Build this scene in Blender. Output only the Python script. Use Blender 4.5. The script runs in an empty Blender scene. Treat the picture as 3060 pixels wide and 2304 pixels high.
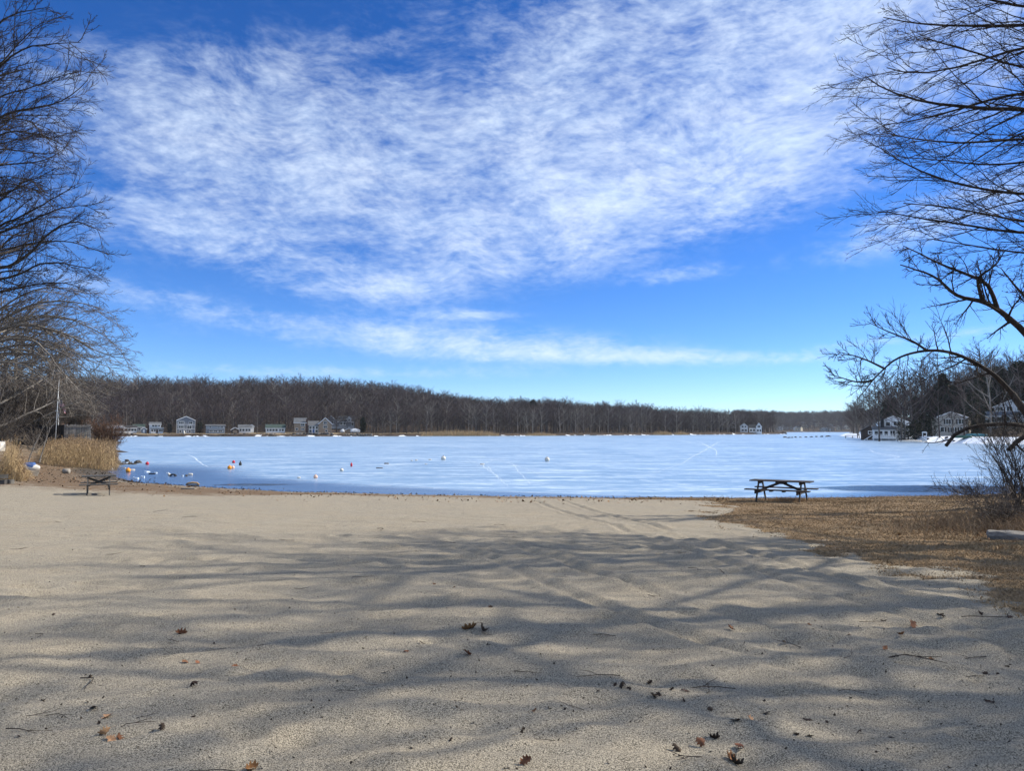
import bpy, math, random
import numpy as np
from mathutils import Vector, Euler

# ------------------------------------------------------------------ camera
F, CX, CY, HY = 2200.0, 1530.0, 1152.0, 1287.0      # photograph 3060 x 2304
CAMZ = 3.0                                           # eye height above the ice
PITCH = math.atan((HY - CY) / F)
scene = bpy.context.scene
col = scene.collection
cam_d = bpy.data.cameras.new("camera"); cam = bpy.data.objects.new("camera", cam_d); col.objects.link(cam)
cam_d.sensor_width = 36.0; cam_d.lens = F / 3060.0 * 36.0
cam_d.clip_start = 0.05; cam_d.clip_end = 9000.0
cam.location = (0, 0, CAMZ); cam.rotation_euler = (math.pi / 2 + PITCH, 0, 0)
scene.camera = cam

# ------------------------------------------------------------------ light
SUN_AZ, SUN_EL = math.radians(74), math.radians(36)  # azimuth measured to the right of the view
sun_d = bpy.data.lights.new("sun", 'SUN'); sun = bpy.data.objects.new("sun", sun_d); col.objects.link(sun)
sun_d.energy = 5.0; sun_d.angle = math.radians(0.55); sun_d.color = (1.0, 0.93, 0.80)
SUNV = Vector((math.sin(SUN_AZ) * math.cos(SUN_EL), math.cos(SUN_AZ) * math.cos(SUN_EL), math.sin(SUN_EL)))
sun.rotation_euler = SUNV.to_track_quat('Z', 'Y').to_euler()
scene.view_settings.view_transform = 'Standard'; scene.view_settings.look = 'None'
scene.view_settings.exposure = 0.48; scene.view_settings.gamma = 1.0
scene.view_settings.use_curve_mapping = False
scene.cycles.max_bounces = 5; scene.cycles.diffuse_bounces = 2; scene.cycles.glossy_bounces = 2
scene.cycles.transmission_bounces = 3; scene.cycles.use_denoising = True
scene.cycles.caustics_reflective = False; scene.cycles.caustics_refractive = False

class E:                                             # arithmetic on node sockets
    def __init__(s, t, o): s.t, s.o = t, o
    def m(s, op, *a, clamp=False):
        n = s.t.nodes.new('ShaderNodeMath'); n.operation = op; n.use_clamp = clamp
        s.t.links.new(s.o, n.inputs[0])
        for i, b in enumerate(a):
            if isinstance(b, E): s.t.links.new(b.o, n.inputs[i + 1])
            else: n.inputs[i + 1].default_value = b
        return E(s.t, n.outputs[0])
    def __add__(s, b): return s.m('ADD', b)
    __radd__ = __add__
    def __sub__(s, b): return s.m('SUBTRACT', b)
    def __mul__(s, b): return s.m('MULTIPLY', b)
    __rmul__ = __mul__
    def __truediv__(s, b): return s.m('DIVIDE', b)
    def step(s, a, b):                               # smoothstep
        n = s.t.nodes.new('ShaderNodeMapRange'); n.interpolation_type = 'SMOOTHSTEP'
        s.t.links.new(s.o, n.inputs['Value']); n.inputs['From Min'].default_value = a; n.inputs['From Max'].default_value = b
        return E(s.t, n.outputs['Result'])
def noise(t, vec, scale, detail=4, rough=0.55, dist=0.0, out='Fac'):
    n = t.nodes.new('ShaderNodeTexNoise'); n.inputs['Scale'].default_value = scale
    n.inputs['Detail'].default_value = detail; n.inputs['Roughness'].default_value = rough; n.inputs['Distortion'].default_value = dist
    if vec is not None: t.links.new(vec, n.inputs['Vector'])
    return E(t, n.outputs[out])
def mapping(t, vec, scale=(1, 1, 1), rot=(0, 0, 0), loc=(0, 0, 0)):
    n = t.nodes.new('ShaderNodeMapping'); n.inputs['Scale'].default_value = scale
    n.inputs['Rotation'].default_value = rot; n.inputs['Location'].default_value = loc
    t.links.new(vec, n.inputs['Vector']); return n.outputs[0]
def mixc(t, fac, a, b, kind='MIX'):
    n = t.nodes.new('ShaderNodeMix'); n.data_type = 'RGBA'; n.blend_type = kind
    for sock, v in ((n.inputs[0], fac), (n.inputs[6], a), (n.inputs[7], b)):
        if isinstance(v, E): t.links.new(v.o, sock)
        elif isinstance(v, bpy.types.NodeSocket): t.links.new(v, sock)
        elif isinstance(v, (int, float)): sock.default_value = v
        else: sock.default_value = (*v, 1.0)
    return n.outputs[2]

def make_world():
    w = bpy.data.worlds.new("World"); scene.world = w; w.use_nodes = True
    t = w.node_tree; t.nodes.clear()
    out = t.nodes.new('ShaderNodeOutputWorld'); bg = t.nodes.new('ShaderNodeBackground')
    bg.inputs['Strength'].default_value = 0.1
    sky = t.nodes.new('ShaderNodeTexSky'); sky.sky_type = 'NISHITA'; sky.sun_disc = False
    sky.sun_elevation = SUN_EL; sky.sun_rotation = SUN_AZ
    sky.air_density = 0.8; sky.dust_density = 0.0; sky.ozone_density = 1.6; sky.altitude = 1200
    hs = t.nodes.new('ShaderNodeHueSaturation'); hs.inputs['Saturation'].default_value = 1.32; hs.inputs['Hue'].default_value = 0.505
    hs.inputs['Value'].default_value = 1.16
    t.links.new(sky.outputs[0], hs.inputs['Color'])
    tc = t.nodes.new('ShaderNodeTexCoord'); D = tc.outputs['Generated']
    sp = t.nodes.new('ShaderNodeSeparateXYZ'); t.links.new(D, sp.inputs[0])
    x, y, z = (E(t, sp.outputs[i]) for i in range(3))
    az = x.m('ARCTAN2', y); el = z.m('ARCSINE')
    zz = z.m('MAXIMUM', 0.0) + 0.16
    cb = t.nodes.new('ShaderNodeCombineXYZ'); t.links.new((x / zz).o, cb.inputs[0]); t.links.new((y / zz).o, cb.inputs[1])
    uv = cb.outputs[0]
    blobs = [(520, 400, 460, 170, 6, .62), (1250, 330, 560, 230, 12, .66), (2050, 190, 700, 270, 16, .85), (1850, 560, 520, 120, 16, .80),
             (2800, 150, 480, 260, 6, .70), (2350, 430, 330, 130, 20, .70), (1000, 540, 420, 80, 4, .48), (2840, 630, 380, 50, 14, .80), (1060, 842, 200, 44, -3, .95),
             (640, 730, 330, 55, -10, .50), (480, 890, 300, 30, -8, .46), (1350, 1020, 480, 42, -3, 1.25), (1950, 1064, 400, 18, -2, 1.2),
             (900, 1110, 600, 18, 0, .50), (1400, 940, 120, 13, 0, .7), (2050, 815, 140, 20, 4, .75), (2720, 1012, 260, 12, 3, .7),
             (500, 130, 520, 90, 8, .28), (350, 420, 330, 330, 0, .18), (2850, 900, 350, 120, 0, .10), (250, 30, 400, 60, 4, -.25), (1250, 150, 330, 40, 8, -.30), (1480, 470, 300, 22, 22, -.25), (700, 610, 420, 26, -3, -.35), (1900, 720, 420, 70, 14, .35), (900, 660, 420, 60, 4, .25)]
    cov = None
    for px, py, sx, sy, rot, wt in blobs:
        a0 = math.atan((px - CX) / F); e0 = math.atan((HY - py) / F * math.cos(a0))
        sx, sy = sx / F * math.cos(a0) ** 2, sy / F * math.cos(e0) ** 2
        r = math.radians(rot); c, s = math.cos(r), math.sin(r)
        da, de = az - a0, el - e0
        p = (da * c + de * s) * (1 / sx); q = (de * c - da * s) * (1 / sy)
        g = ((p * p + q * q) * -0.75).m('EXPONENT') * wt
        cov = g if cov is None else cov + g
    cov = (cov * -1.25).m('EXPONENT') * -0.80 + 0.80
    # elsewhere in the sky the same kind of broken sheet goes on
    low = noise(t, uv, 0.55, 3, 0.5)
    inside = (az.m('ABSOLUTE')).step(0.95, 0.7) * el.step(0.72, 0.5) * z.step(-0.02, 0.0)
    cov = cov + (low - 0.12) * 1.7 * (inside * -1.0 + 1.0) * z.step(0.02, 0.2)
    warp = noise(t, uv, 1.3, 3, 0.5, out='Color')
    va = t.nodes.new('ShaderNodeVectorMath'); va.operation = 'MULTIPLY_ADD'
    t.links.new(warp.o, va.inputs[0]); va.inputs[1].default_value = (0.35, 0.35, 0); t.links.new(uv, va.inputs[2])
    wv = va.outputs[0]
    va2 = t.nodes.new('ShaderNodeVectorMath'); va2.operation = 'MULTIPLY_ADD'
    t.links.new(noise(t, D, 6.0, 2, 0.5, out='Color').o, va2.inputs[0]); va2.inputs[1].default_value = (0.06, 0.06, 0.05); t.links.new(D, va2.inputs[2])
    dv = va2.outputs[0]
    n1 = noise(t, mapping(t, dv, (1.0, 1.0, 2.0), (0, math.radians(14), 0)), 4.5, 9, 0.60)
    n2 = noise(t, mapping(t, dv, (1.0, 1.0, 2.3), (0, math.radians(20), 0)), 24.0, 4, 0.60)
    n4 = noise(t, mapping(t, dv, (1.0, 1.0, 2.6), (0, math.radians(24), 0)), 70.0, 3, 0.6)
    n3 = noise(t, mapping(t, uv, (0.35, 1.0, 1)), 1.2, 6, 0.6)
    dens = cov + (n1 - 0.5) * 1.3 + (n2 - 0.5) * 0.85 + (n4 - 0.5) * 0.55 + (n3 - 0.5) * 0.25
    dens = dens.step(0.02, 1.30) * (cov.step(0.0, 0.42)) * z.step(0.0, 0.03)
    dens = dens * 0.95
    shade = noise(t, wv, 6.0, 5, 0.6)
    cc = mixc(t, shade, (5.1, 6.6, 8.7), (7.8, 8.4, 9.0))
    tint = mixc(t, 1.0, hs.outputs['Color'], (0.72, 0.86, 1.10), 'MULTIPLY')
    c = mixc(t, dens, tint, cc)
    t.links.new(c, bg.inputs['Color']); t.links.new(bg.outputs[0], out.inputs['Surface'])
make_world()

# ------------------------------------------------------------------ helpers
RNG = np.random.default_rng(7)
random.seed(7)
def P(px, py, Y):
    """point of the place that lies at depth Y along the sight line of a pixel of the photograph"""
    u, v = (px - CX) / F, (CY - py) / F
    dy = math.cos(PITCH) - v * math.sin(PITCH); dz = math.sin(PITCH) + v * math.cos(PITCH)
    return np.array((u / dy * Y, Y, CAMZ + dz / dy * Y))
def onz(px, py, z=0.0):
    p = P(px, py, 1.0); Y = (z - CAMZ) / (p[2] - CAMZ); return P(px, py, Y)

def mesh_np(name, V, faces, mats=(), smooth=False, midx=None):
    """V (N,3); faces: list of index arrays (M,k)"""
    me = bpy.data.meshes.new(name)
    V = np.asarray(V, dtype=np.float32)
    if not isinstance(faces, list): faces = [faces]
    faces = [np.asarray(f, dtype=np.int32) for f in faces if len(f)]
    me.vertices.add(len(V)); me.vertices.foreach_set('co', V.ravel())
    li = np.concatenate([f.ravel() for f in faces])
    tot = np.concatenate([np.full(len(f), f.shape[1], dtype=np.int32) for f in faces])
    st = np.concatenate(([0], np.cumsum(tot)[:-1])).astype(np.int32)
    me.loops.add(len(li)); me.loops.foreach_set('vertex_index', li)
    me.polygons.add(len(tot)); me.polygons.foreach_set('loop_start', st); me.polygons.foreach_set('loop_total', tot)
    if midx is not None: me.polygons.foreach_set('material_index', np.asarray(midx, dtype=np.int32))
    if smooth: me.polygons.foreach_set('use_smooth', np.ones(len(tot), dtype=bool))
    for m in mats: me.materials.append(m)
    me.update(calc_edges=True); me.validate()
    return me
def link(name, data, parent=None, loc=None, rot=None, scale=None):
    o = bpy.data.objects.new(name, data); col.objects.link(o)
    if parent is not None: o.parent = parent
    if loc is not None: o.location = [float(v) for v in loc]
    if rot is not None: o.rotation_euler = rot
    if scale is not None: o.scale = scale
    return o
def tag(o, label=None, cat=None, group=None, kind=None):
    if label: o['label'] = label
    if cat: o['category'] = cat
    if group: o['group'] = group
    if kind: o['kind'] = kind
    return o
def empty(name, loc, rz=0.0, label=None, cat=None, group=None):
    o = link(name, None, loc=loc, rot=(0, 0, rz)); o.empty_display_size = 0.2
    return tag(o, label, cat, group)

class MB:                                            # collects simple solids into one mesh
    def __init__(s): s.v, s.f = [], []
    def add(s, vs, fs):
        b = len(s.v); s.v += [tuple(map(float, v)) for v in vs]; s.f += [[b + i for i in f] for f in fs]; return s
    def box(s, x0, x1, y0, y1, z0, z1):
        return s.add([(x0, y0, z0), (x1, y0, z0), (x1, y1, z0), (x0, y1, z0), (x0, y0, z1), (x1, y0, z1), (x1, y1, z1), (x0, y1, z1)],
                     [(0, 3, 2, 1), (4, 5, 6, 7), (0, 1, 5, 4), (1, 2, 6, 5), (2, 3, 7, 6), (3, 0, 4, 7)])
    def bar(s, a, b, w, h, up=(0, 0, 1)):            # rectangular bar from a to b
        a, b = Vector(a), Vector(b); d = (b - a).normalized(); u = Vector(up)
        r = d.cross(u)
        if r.length < 1e-4: r = d.cross(Vector((1, 0, 0)))
        r.normalize(); u = r.cross(d)
        vs = [p + r * (sx * w / 2) + u * (sz * h / 2) for p in (a, b) for sx, sz in ((-1, -1), (1, -1), (1, 1), (-1, 1))]
        return s.add(vs, [(0, 1, 2, 3), (7, 6, 5, 4), (0, 4, 5, 1), (1, 5, 6, 2), (2, 6, 7, 3), (3, 7, 4, 0)])
    def prism(s, prof, y0, y1):                      # (x, z) profile pushed along y
        n = len(prof)
        vs = [(x, y0, z) for x, z in prof] + [(x, y1, z) for x, z in prof]
        return s.add(vs, [list(range(n))[::-1], list(range(n, 2 * n))] + [(i, (i + 1) % n, n + (i + 1) % n, n + i) for i in range(n)])
    def lathe(s, prof, n=14, c=(0, 0, 0), axis='z'):
        vs, fs = [], []
        for r, h in prof:
            for k in range(n):
                a = 2 * math.pi * k / n; p = (r * math.cos(a), r * math.sin(a), h)
                if axis == 'x': p = (p[2], p[0], p[1])
                vs.append((p[0] + c[0], p[1] + c[1], p[2] + c[2]))
        for i in range(len(prof) - 1):
            for k in range(n): fs.append((i * n + k, i * n + (k + 1) % n, (i + 1) * n + (k + 1) % n, (i + 1) * n + k))
        fs.append(list(range(n))[::-1]); fs.append([(len(prof) - 1) * n + k for k in range(n)])
        return s.add(vs, fs)
    def tube(s, pts, rad, n=6):
        pts = [Vector([float(c) for c in p]) for p in pts]
        rad = [rad] * len(pts) if isinstance(rad, (int, float)) else rad
        vs, fs = [], []
        for i, p in enumerate(pts):
            d = (pts[min(i + 1, len(pts) - 1)] - pts[max(i - 1, 0)]).normalized()
            r = d.cross(Vector((0.31, 0.22, 0.92))).normalized(); u = r.cross(d)
            vs += [p + (r * math.cos(2 * math.pi * k / n) + u * math.sin(2 * math.pi * k / n)) * rad[i] for k in range(n)]
        for i in range(len(pts) - 1):
            for k in range(n): fs.append((i * n + k, i * n + (k + 1) % n, (i + 1) * n + (k + 1) % n, (i + 1) * n + k))
        fs.append(list(range(n))[::-1]); fs.append([(len(pts) - 1) * n + k for k in range(n)])
        return s.add(vs, fs)
    def mesh(s, name, m, smooth=False):
        me = bpy.data.meshes.new(name); me.from_pydata(s.v, [], s.f)
        if m: me.materials.append(m)
        if smooth: me.polygons.foreach_set('use_smooth', [True] * len(me.polygons))
        me.update(); return me
    def build(s, name, m, parent=None, smooth=False, bevel=0.0, loc=None, rot=None):
        o = link(name, s.mesh(name, m, smooth), parent, loc, rot)
        if bevel:
            b = o.modifiers.new('bevel', 'BEVEL'); b.width = bevel; b.segments = 2; b.limit_method = 'ANGLE'
        return o

# value noise on numpy arrays
_H = np.random.default_rng(3).random((256, 256))
def vnoise(x, y):
    xi = np.floor(x).astype(int); yi = np.floor(y).astype(int); fx = x - xi; fy = y - yi
    fx = fx * fx * (3 - 2 * fx); fy = fy * fy * (3 - 2 * fy)
    a = _H[xi % 256, yi % 256]; b = _H[(xi + 1) % 256, yi % 256]; c = _H[xi % 256, (yi + 1) % 256]; d = _H[(xi + 1) % 256, (yi + 1) % 256]
    return (a * (1 - fx) + b * fx) * (1 - fy) + (c * (1 - fx) + d * fx) * fy - 0.5
def fbm(x, y, o=4, g=0.5):
    s, a = 0, 1.0
    for i in range(o):
        s = s + a * vnoise(x * 2 ** i + 17.3 * i, y * 2 ** i + 5.1 * i); a *= g
    return s
def sst(a, b, x):
    t = np.clip((x - a) / (b - a), 0, 1); return t * t * (3 - 2 * t)

# ------------------------------------------------------------------ materials
def mat(name, c1, c2=None, scale=4.0, rough=0.8, spec=0.25, bump=0.0, bscale=None, stretch=(1, 1, 1), detail=5, metallic=0.0, rand=0.0, bdist=0.02):
    m = bpy.data.materials.new(name); m.use_nodes = True; t = m.node_tree; b = t.nodes['Principled BSDF']
    b.inputs['Roughness'].default_value = rough; b.inputs['Specular IOR Level'].default_value = spec; b.inputs['Metallic'].default_value = metallic
    tc = t.nodes.new('ShaderNodeTexCoord'); v = mapping(t, tc.outputs['Object'], stretch)
    c2 = c2 or tuple(x * 0.72 for x in c1)
    f = noise(t, v, scale, detail, 0.6).step(0.3, 0.72)
    c = mixc(t, f, c2, c1)
    if rand:
        oi = t.nodes.new('ShaderNodeObjectInfo'); hv = t.nodes.new('ShaderNodeHueSaturation')
        r = E(t, oi.outputs['Random'])
        t.links.new((r * rand + (1 - rand / 2)).o, hv.inputs['Value']); t.links.new(c, hv.inputs['Color'])
        t.links.new(((r * 7.13).m('FRACT') * 0.03 + 0.485).o, hv.inputs['Hue']); c = hv.outputs[0]
    t.links.new(c, b.inputs['Base Color'])
    if bump:
        bn = t.nodes.new('ShaderNodeBump'); bn.inputs['Strength'].default_value = bump; bn.inputs['Distance'].default_value = bdist
        t.links.new(noise(t, v, bscale or scale * 4, 4, 0.6).o, bn.inputs['Height']); t.links.new(bn.outputs[0], b.inputs['Normal'])
    return m
M = {}
M['bark'] = mat('bark', (.075, .062, .052), (.03, .025, .022), 9, .9, .1, .5, 22, (1, 1, .3))
M['bark_pale'] = mat('bark_pale', (.30, .27, .235), (.13, .115, .10), 7, .9, .1, .4, 22, (1, 1, .3))
M['twig'] = mat('twig', (.055, .042, .035), (.028, .022, .02), 5, .85, .12)
M['twig_pale'] = mat('twig_pale', (.17, .14, .115), (.07, .058, .05), 3, .85, .12)
M['twig_grey'] = mat('twig_grey', (.115, .095, .08), (.05, .042, .037), 3, .85, .12)
M['twig_red'] = mat('twig_red', (.17, .095, .06), (.09, .055, .04), 3, .85, .12)
M['wood_trunk'] = mat('wood_trunk', (.125, .108, .098), (.05, .044, .042), .8, .9, .1, rand=.7)
M['wood_twig'] = mat('wood_twig', (.070, .047, .046), (.034, .025, .027), .25, .9, .08, rand=.75)
M['wood_trunk_pale'] = mat('wood_trunk_pale', (.27, .245, .22), (.13, .118, .108), .8, .9, .1, rand=.4)
M['wood_twig_pale'] = mat('wood_twig_pale', (.155, .135, .12), (.075, .065, .06), .25, .9, .08, rand=.4)
M['needles'] = mat('needles', (.028, .042, .022), (.012, .02, .012), 1.2, .8, .15)
M['needles_dark'] = mat('needles_dark', (.016, .024, .015), (.008, .012, .008), 1.2, .8, .15)
M['table_wood'] = mat('table_wood', (.060, .046, .036), (.022, .017, .014), 6, .7, .3, .4, 18, (1.2, 9, 9))
M['table_grey'] = mat('table_grey', (.105, .10, .092), (.045, .042, .04), 6, .75, .3, .4, 18, (1.2, 9, 9))
M['white'] = mat('white_paint', (.74, .75, .75), (.60, .61, .62), 1.2, .6, .3)
M['white_trim'] = mat('white_trim', (.80, .80, .79), (.70, .70, .69), 2, .5, .3)
M['cream'] = mat('cream_paint', (.62, .58, .46), (.50, .46, .36), 1.2, .7, .2)
M['beige'] = mat('beige_siding', (.50, .46, .40), (.40, .37, .32), .8, .7, .2, .3, 3, (.2, .2, 6))
M['grey_siding'] = mat('grey_siding', (.20, .215, .235), (.15, .16, .18), .8, .7, .2, .3, 3, (.2, .2, 6))
M['blue_siding'] = mat('blue_siding', (.19, .235, .29), (.14, .17, .21), .8, .7, .2, .3, 3, (.2, .2, 6))
M['pale_siding'] = mat('pale_siding', (.33, .35, .37), (.25, .265, .28), .8, .7, .2, .3, 3, (.2, .2, 6))
M['tan_shingle'] = mat('tan_shingle', (.34, .265, .195), (.22, .17, .125), 1.5, .8, .15, .3, 4, (.6, .6, 4))
M['brown_wall'] = mat('brown_wall', (.075, .055, .045), (.045, .035, .03), 1.2, .8, .15)
M['roof_dark'] = mat('roof_dark', (.050, .052, .056), (.030, .031, .034), 1.5, .85, .2, .3, 6)
M['roof_grey'] = mat('roof_grey', (.125, .13, .14), (.085, .09, .095), 1.5, .85, .2, .3, 6)
M['roof_blue'] = mat('roof_blue', (.10, .125, .16), (.07, .085, .11), 1.5, .85, .2, .3, 6)
M['roof_green'] = mat('roof_green', (.060, .085, .075), (.04, .06, .052), 1.5, .85, .2, .3, 6)
M['roof_brown'] = mat('roof_brown', (.15, .095, .07), (.10, .065, .05), 1.5, .85, .2, .3, 6)
M['brick'] = mat('chimney_brick', (.11, .06, .05), (.06, .04, .035), 4, .9, .1)
M['glass'] = mat('window_glass', (.030, .036, .045), (.018, .022, .03), 2, .08, .5)
M['stone'] = mat('stone', (.24, .215, .19), (.11, .098, .088), 1.5, .9, .15, .6, 6)
M['stone_dark'] = mat('stone_dark', (.085, .078, .072), (.04, .037, .035), 2.5, .85, .25, .6, 8, rand=.5)
M['dock'] = mat('dock_wood', (.26, .225, .18), (.15, .13, .105), 2, .85, .15)
M['fence'] = mat('fence_wood', (.30, .275, .245), (.155, .14, .125), 2.2, .9, .1, .4, 8, (5, 5, .5), rand=.5)
M['fence_shaded'] = mat('fence_shaded', (.030, .025, .022), (.014, .012, .011), 2.2, .9, .1, .4, 8, (5, 5, .5), rand=.4)  # fence run in shadow: the shade is put into the board colour
M['reed'] = mat('reed_stalk', (.62, .46, .26), (.22, .145, .075), 5.0, .8, .15, stretch=(1, 1, .15))
M['reed_plume'] = mat('reed_plume', (.36, .25, .15), (.22, .15, .09), 2, .9, .1)
M['leaf'] = mat('dead_leaf', (.30, .135, .055), (.13, .06, .03), 14, .75, .25, rand=.6)
M['leaf_pale'] = mat('pale_leaf', (.46, .30, .15), (.27, .16, .08), 14, .75, .25, rand=.4)
M['leaf_dark'] = mat('dark_leaf', (.065, .040, .026), (.028, .02, .016), 14, .8, .2, rand=.6)
M['litter'] = mat('leaf_litter', (.25, .145, .075), (.10, .062, .036), 6, .9, .1)
M['litter_dark'] = mat('dark_litter', (.045, .033, .024), (.018, .014, .012), 6, .9, .1)
M['grass'] = mat('dry_grass', (.37, .262, .15), (.235, .162, .092), .9, .85, .12)
M['orange'] = mat('orange_float', (.85, .33, .02), (.70, .25, .02), 6, .45, .4)
M['red'] = mat('red_float', (.62, .03, .05), (.45, .02, .04), 6, .45, .4)
M['peach'] = mat('peach_float', (.78, .52, .40), (.62, .40, .30), 6, .5, .35)
M['float_white'] = mat('white_float', (.72, .69, .62), (.50, .47, .42), 5, .6, .3)
M['float_grey'] = mat('grey_float', (.22, .22, .23), (.12, .12, .13), 5, .7, .3)
M['black'] = mat('black_rubber', (.020, .020, .022), (.010, .010, .011), 5, .6, .35)
M['snow'] = mat('snow', (.86, .89, .93), (.74, .79, .86), 3, .7, .25, .4, 5)
M['frost'] = mat('ice_frost', (.66, .74, .83), (.46, .56, .68), 1.5, .6, .3)
M['ice_lump'] = mat('ice_lump', (.70, .78, .86), (.50, .60, .70), 5, .3, .5, .5, 9)
M['slab'] = mat('slab_stone', (.22, .205, .185), (.12, .112, .104), 1.8, .85, .2, .7, 7, (1.0, 7, 9))
M['pole'] = mat('pole_metal', (.52, .54, .56), (.42, .44, .46), 3, .4, .5, metallic=.3)
M['shrinkwrap'] = mat('shrink_wrap', (.66, .67, .68), (.50, .52, .54), 1.5, .4, .4)
M['tarp_blue'] = mat('blue_tarp', (.06, .13, .32), (.03, .07, .2), 2, .5, .3, .4, 5)
M['teal'] = mat('teal_cover', (.05, .20, .23), (.03, .12, .15), 2, .6, .3)
M['green_hull'] = mat('green_hull', (.04, .12, .08), (.03, .08, .055), 2, .5, .4)
M['flag_red'] = mat('flag_red', (.50, .03, .06), (.38, .02, .05), 3, .8, .1)
M['flag_white'] = mat('flag_white', (.75, .74, .76), (.64, .63, .66), 3, .8, .1)
M['flag_blue'] = mat('flag_blue', (.03, .04, .17), (.02, .03, .12), 3, .8, .1)
M['block'] = mat('concrete_block', (.33, .30, .26), (.22, .20, .17), 8, .9, .1, .4, 30)
# ------------------------------------------------------------------ the land and the frozen lake
LAKE = np.array([(-34.6, 67), (-33.2, 61), (-29.5, 54), (-25, 47), (-21, 41.8), (-16, 38.6), (-10, 35.2), (-4, 33.6), (0, 32.8), (7, 32.2), (12, 32), (20, 33.4),
                 (30, 37), (60, 55), (110, 100), (126, 140), (117, 160), (106, 170), (104.6, 188), (116, 226), (128, 264), (143, 305), (160, 350), (200, 450), (300, 580),
                 (480, 900), (720, 1440), (600, 1470), (500, 1450), (420, 1240), (330, 1000), (262, 760), (238, 642), (196, 598), (152, 548), (108, 508), (50, 455), (-6, 412), (-60, 392),
                 (-111, 377), (-160, 371), (-208, 367), (-236, 350), (-216, 325), (-168, 290), (-130, 238), (-98, 182), (-77, 140), (-52.5, 95), (-43, 78), (-38, 70)], dtype=float)
def lake_sd(x, y):
    """signed distance to the shoreline, positive on land"""
    x = np.asarray(x, float); y = np.asarray(y, float)
    d2 = np.full(x.shape, 1e18); inside = np.zeros(x.shape, bool)
    n = len(LAKE)
    for i in range(n):
        ax, ay = LAKE[i]; bx, by = LAKE[(i + 1) % n]
        ex, ey = bx - ax, by - ay; wx, wy = x - ax, y - ay
        t = np.clip((wx * ex + wy * ey) / (ex * ex + ey * ey), 0, 1)
        d2 = np.minimum(d2, (wx - ex * t) ** 2 + (wy - ey * t) ** 2)
        c = ((ay > y) != (by > y)) & (x < (bx - ax) * (y - ay) / (by - ay + 1e-12) + ax)
        inside ^= c
    d = np.sqrt(d2); return np.where(inside, -d, d)
TRACKS = [((2.6, 17.5), (4.6, 5.0)), ((3.5, 17.0), (5.6, 5.3)), ((0.5, 30), (2.8, 16)), ((1.6, 30), (3.7, 16.5)), ((-1.5, 15), (2.6, 5.0)), ((-.6, 15.5), (3.4, 5.6)), ((5.5, 12), (-2, 8.5)), ((4.5, 14.5), (-4, 11))]
_dr = np.random.default_rng(21)
DENTS = [(_dr.uniform(-9, 9), _dr.uniform(3, 17), _dr.uniform(.07, .2), _dr.uniform(.012, .04), _dr.uniform(.5, 1.0)) for _ in range(700)]
def near_h(x, y, fine=False):
    x = np.asarray(x, float); y = np.asarray(y, float); sd = lake_sd(x, y)
    s = sd + 0.5 * fbm(x * .5, y * .5, 3)
    h = np.where(sd > 0, .15 * sst(-.2, 1.4, s) + .036 * np.maximum(sd, 0), .10 * sd)
    h = np.minimum(h, 2.4)
    h = h + sst(1.5, 9, sd) * 1.0 * sst(-22, -32, x) * sst(46, 58, y)                      # left bank
    h = h + .24 * np.exp(-((x - 17) / 6.5) ** 2 - ((y - 25.5) / 3.2) ** 2) + .10 * np.exp(-((x - 14) / 4) ** 2 - ((y - 17) / 5) ** 2)   # grassy swells
    land = sst(.2, 2.5, sd)
    h = h + land * (.05 * fbm(x * .35, y * .35, 3) + .02 * fbm(x * 1.1 + 9, y * 1.6, 3))
    if fine:
        sand = sst(7.5, 5.5, x) * sst(27, 17, y)
        h = h + land * sand * (.052 * fbm(x * .8 + 31, y * 1.9, 3) + .018 * fbm(x * 3.5, y * 6, 3) + .030 * fbm(x * .7 + 3, y * 4.2 + .8 * x, 2))
        h = h + land * .012 * fbm(x * 6, y * 9, 2)
        for dx, dy, r, dep, asp in DENTS:
            sel = (np.abs(x - dx) < .7) & (np.abs(y - dy) < .7)
            if sel.any():
                q = ((x[sel] - dx) / r) ** 2 + ((y[sel] - dy) / (r * asp)) ** 2
                h[sel] += dep * (-1.0 * np.exp(-q) + .45 * np.exp(-((np.sqrt(q) - 1.6) / .5) ** 2))
        for a, b in TRACKS:
            ex, ey = b[0] - a[0], b[1] - a[1]; L = math.hypot(ex, ey); tx, ty = ex / L, ey / L
            al = (x - a[0]) * tx + (y - a[1]) * ty; pe = (x - a[0]) * ty - (y - a[1]) * tx + .12 * np.sin(al * .7)
            w = sst(0, 2, al) * sst(L, L - 2, al) * (.45 + .9 * (fbm(al * .6, al * 0 + a[0], 2) + .3)).clip(0, 1)
            q = (pe / .09) ** 2
            h = h + w * (-.050 * np.exp(-q) + .030 * np.exp(-((np.abs(pe) - .19) / .08) ** 2))
    return h
HX = np.array([-420, -215, -111, -6, 60, 108, 160, 205, 240, 300]); HH = np.array([24, 22.5, 20, 11.5, 8.5, 8, 6, 4, 2.5, 2])
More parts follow.
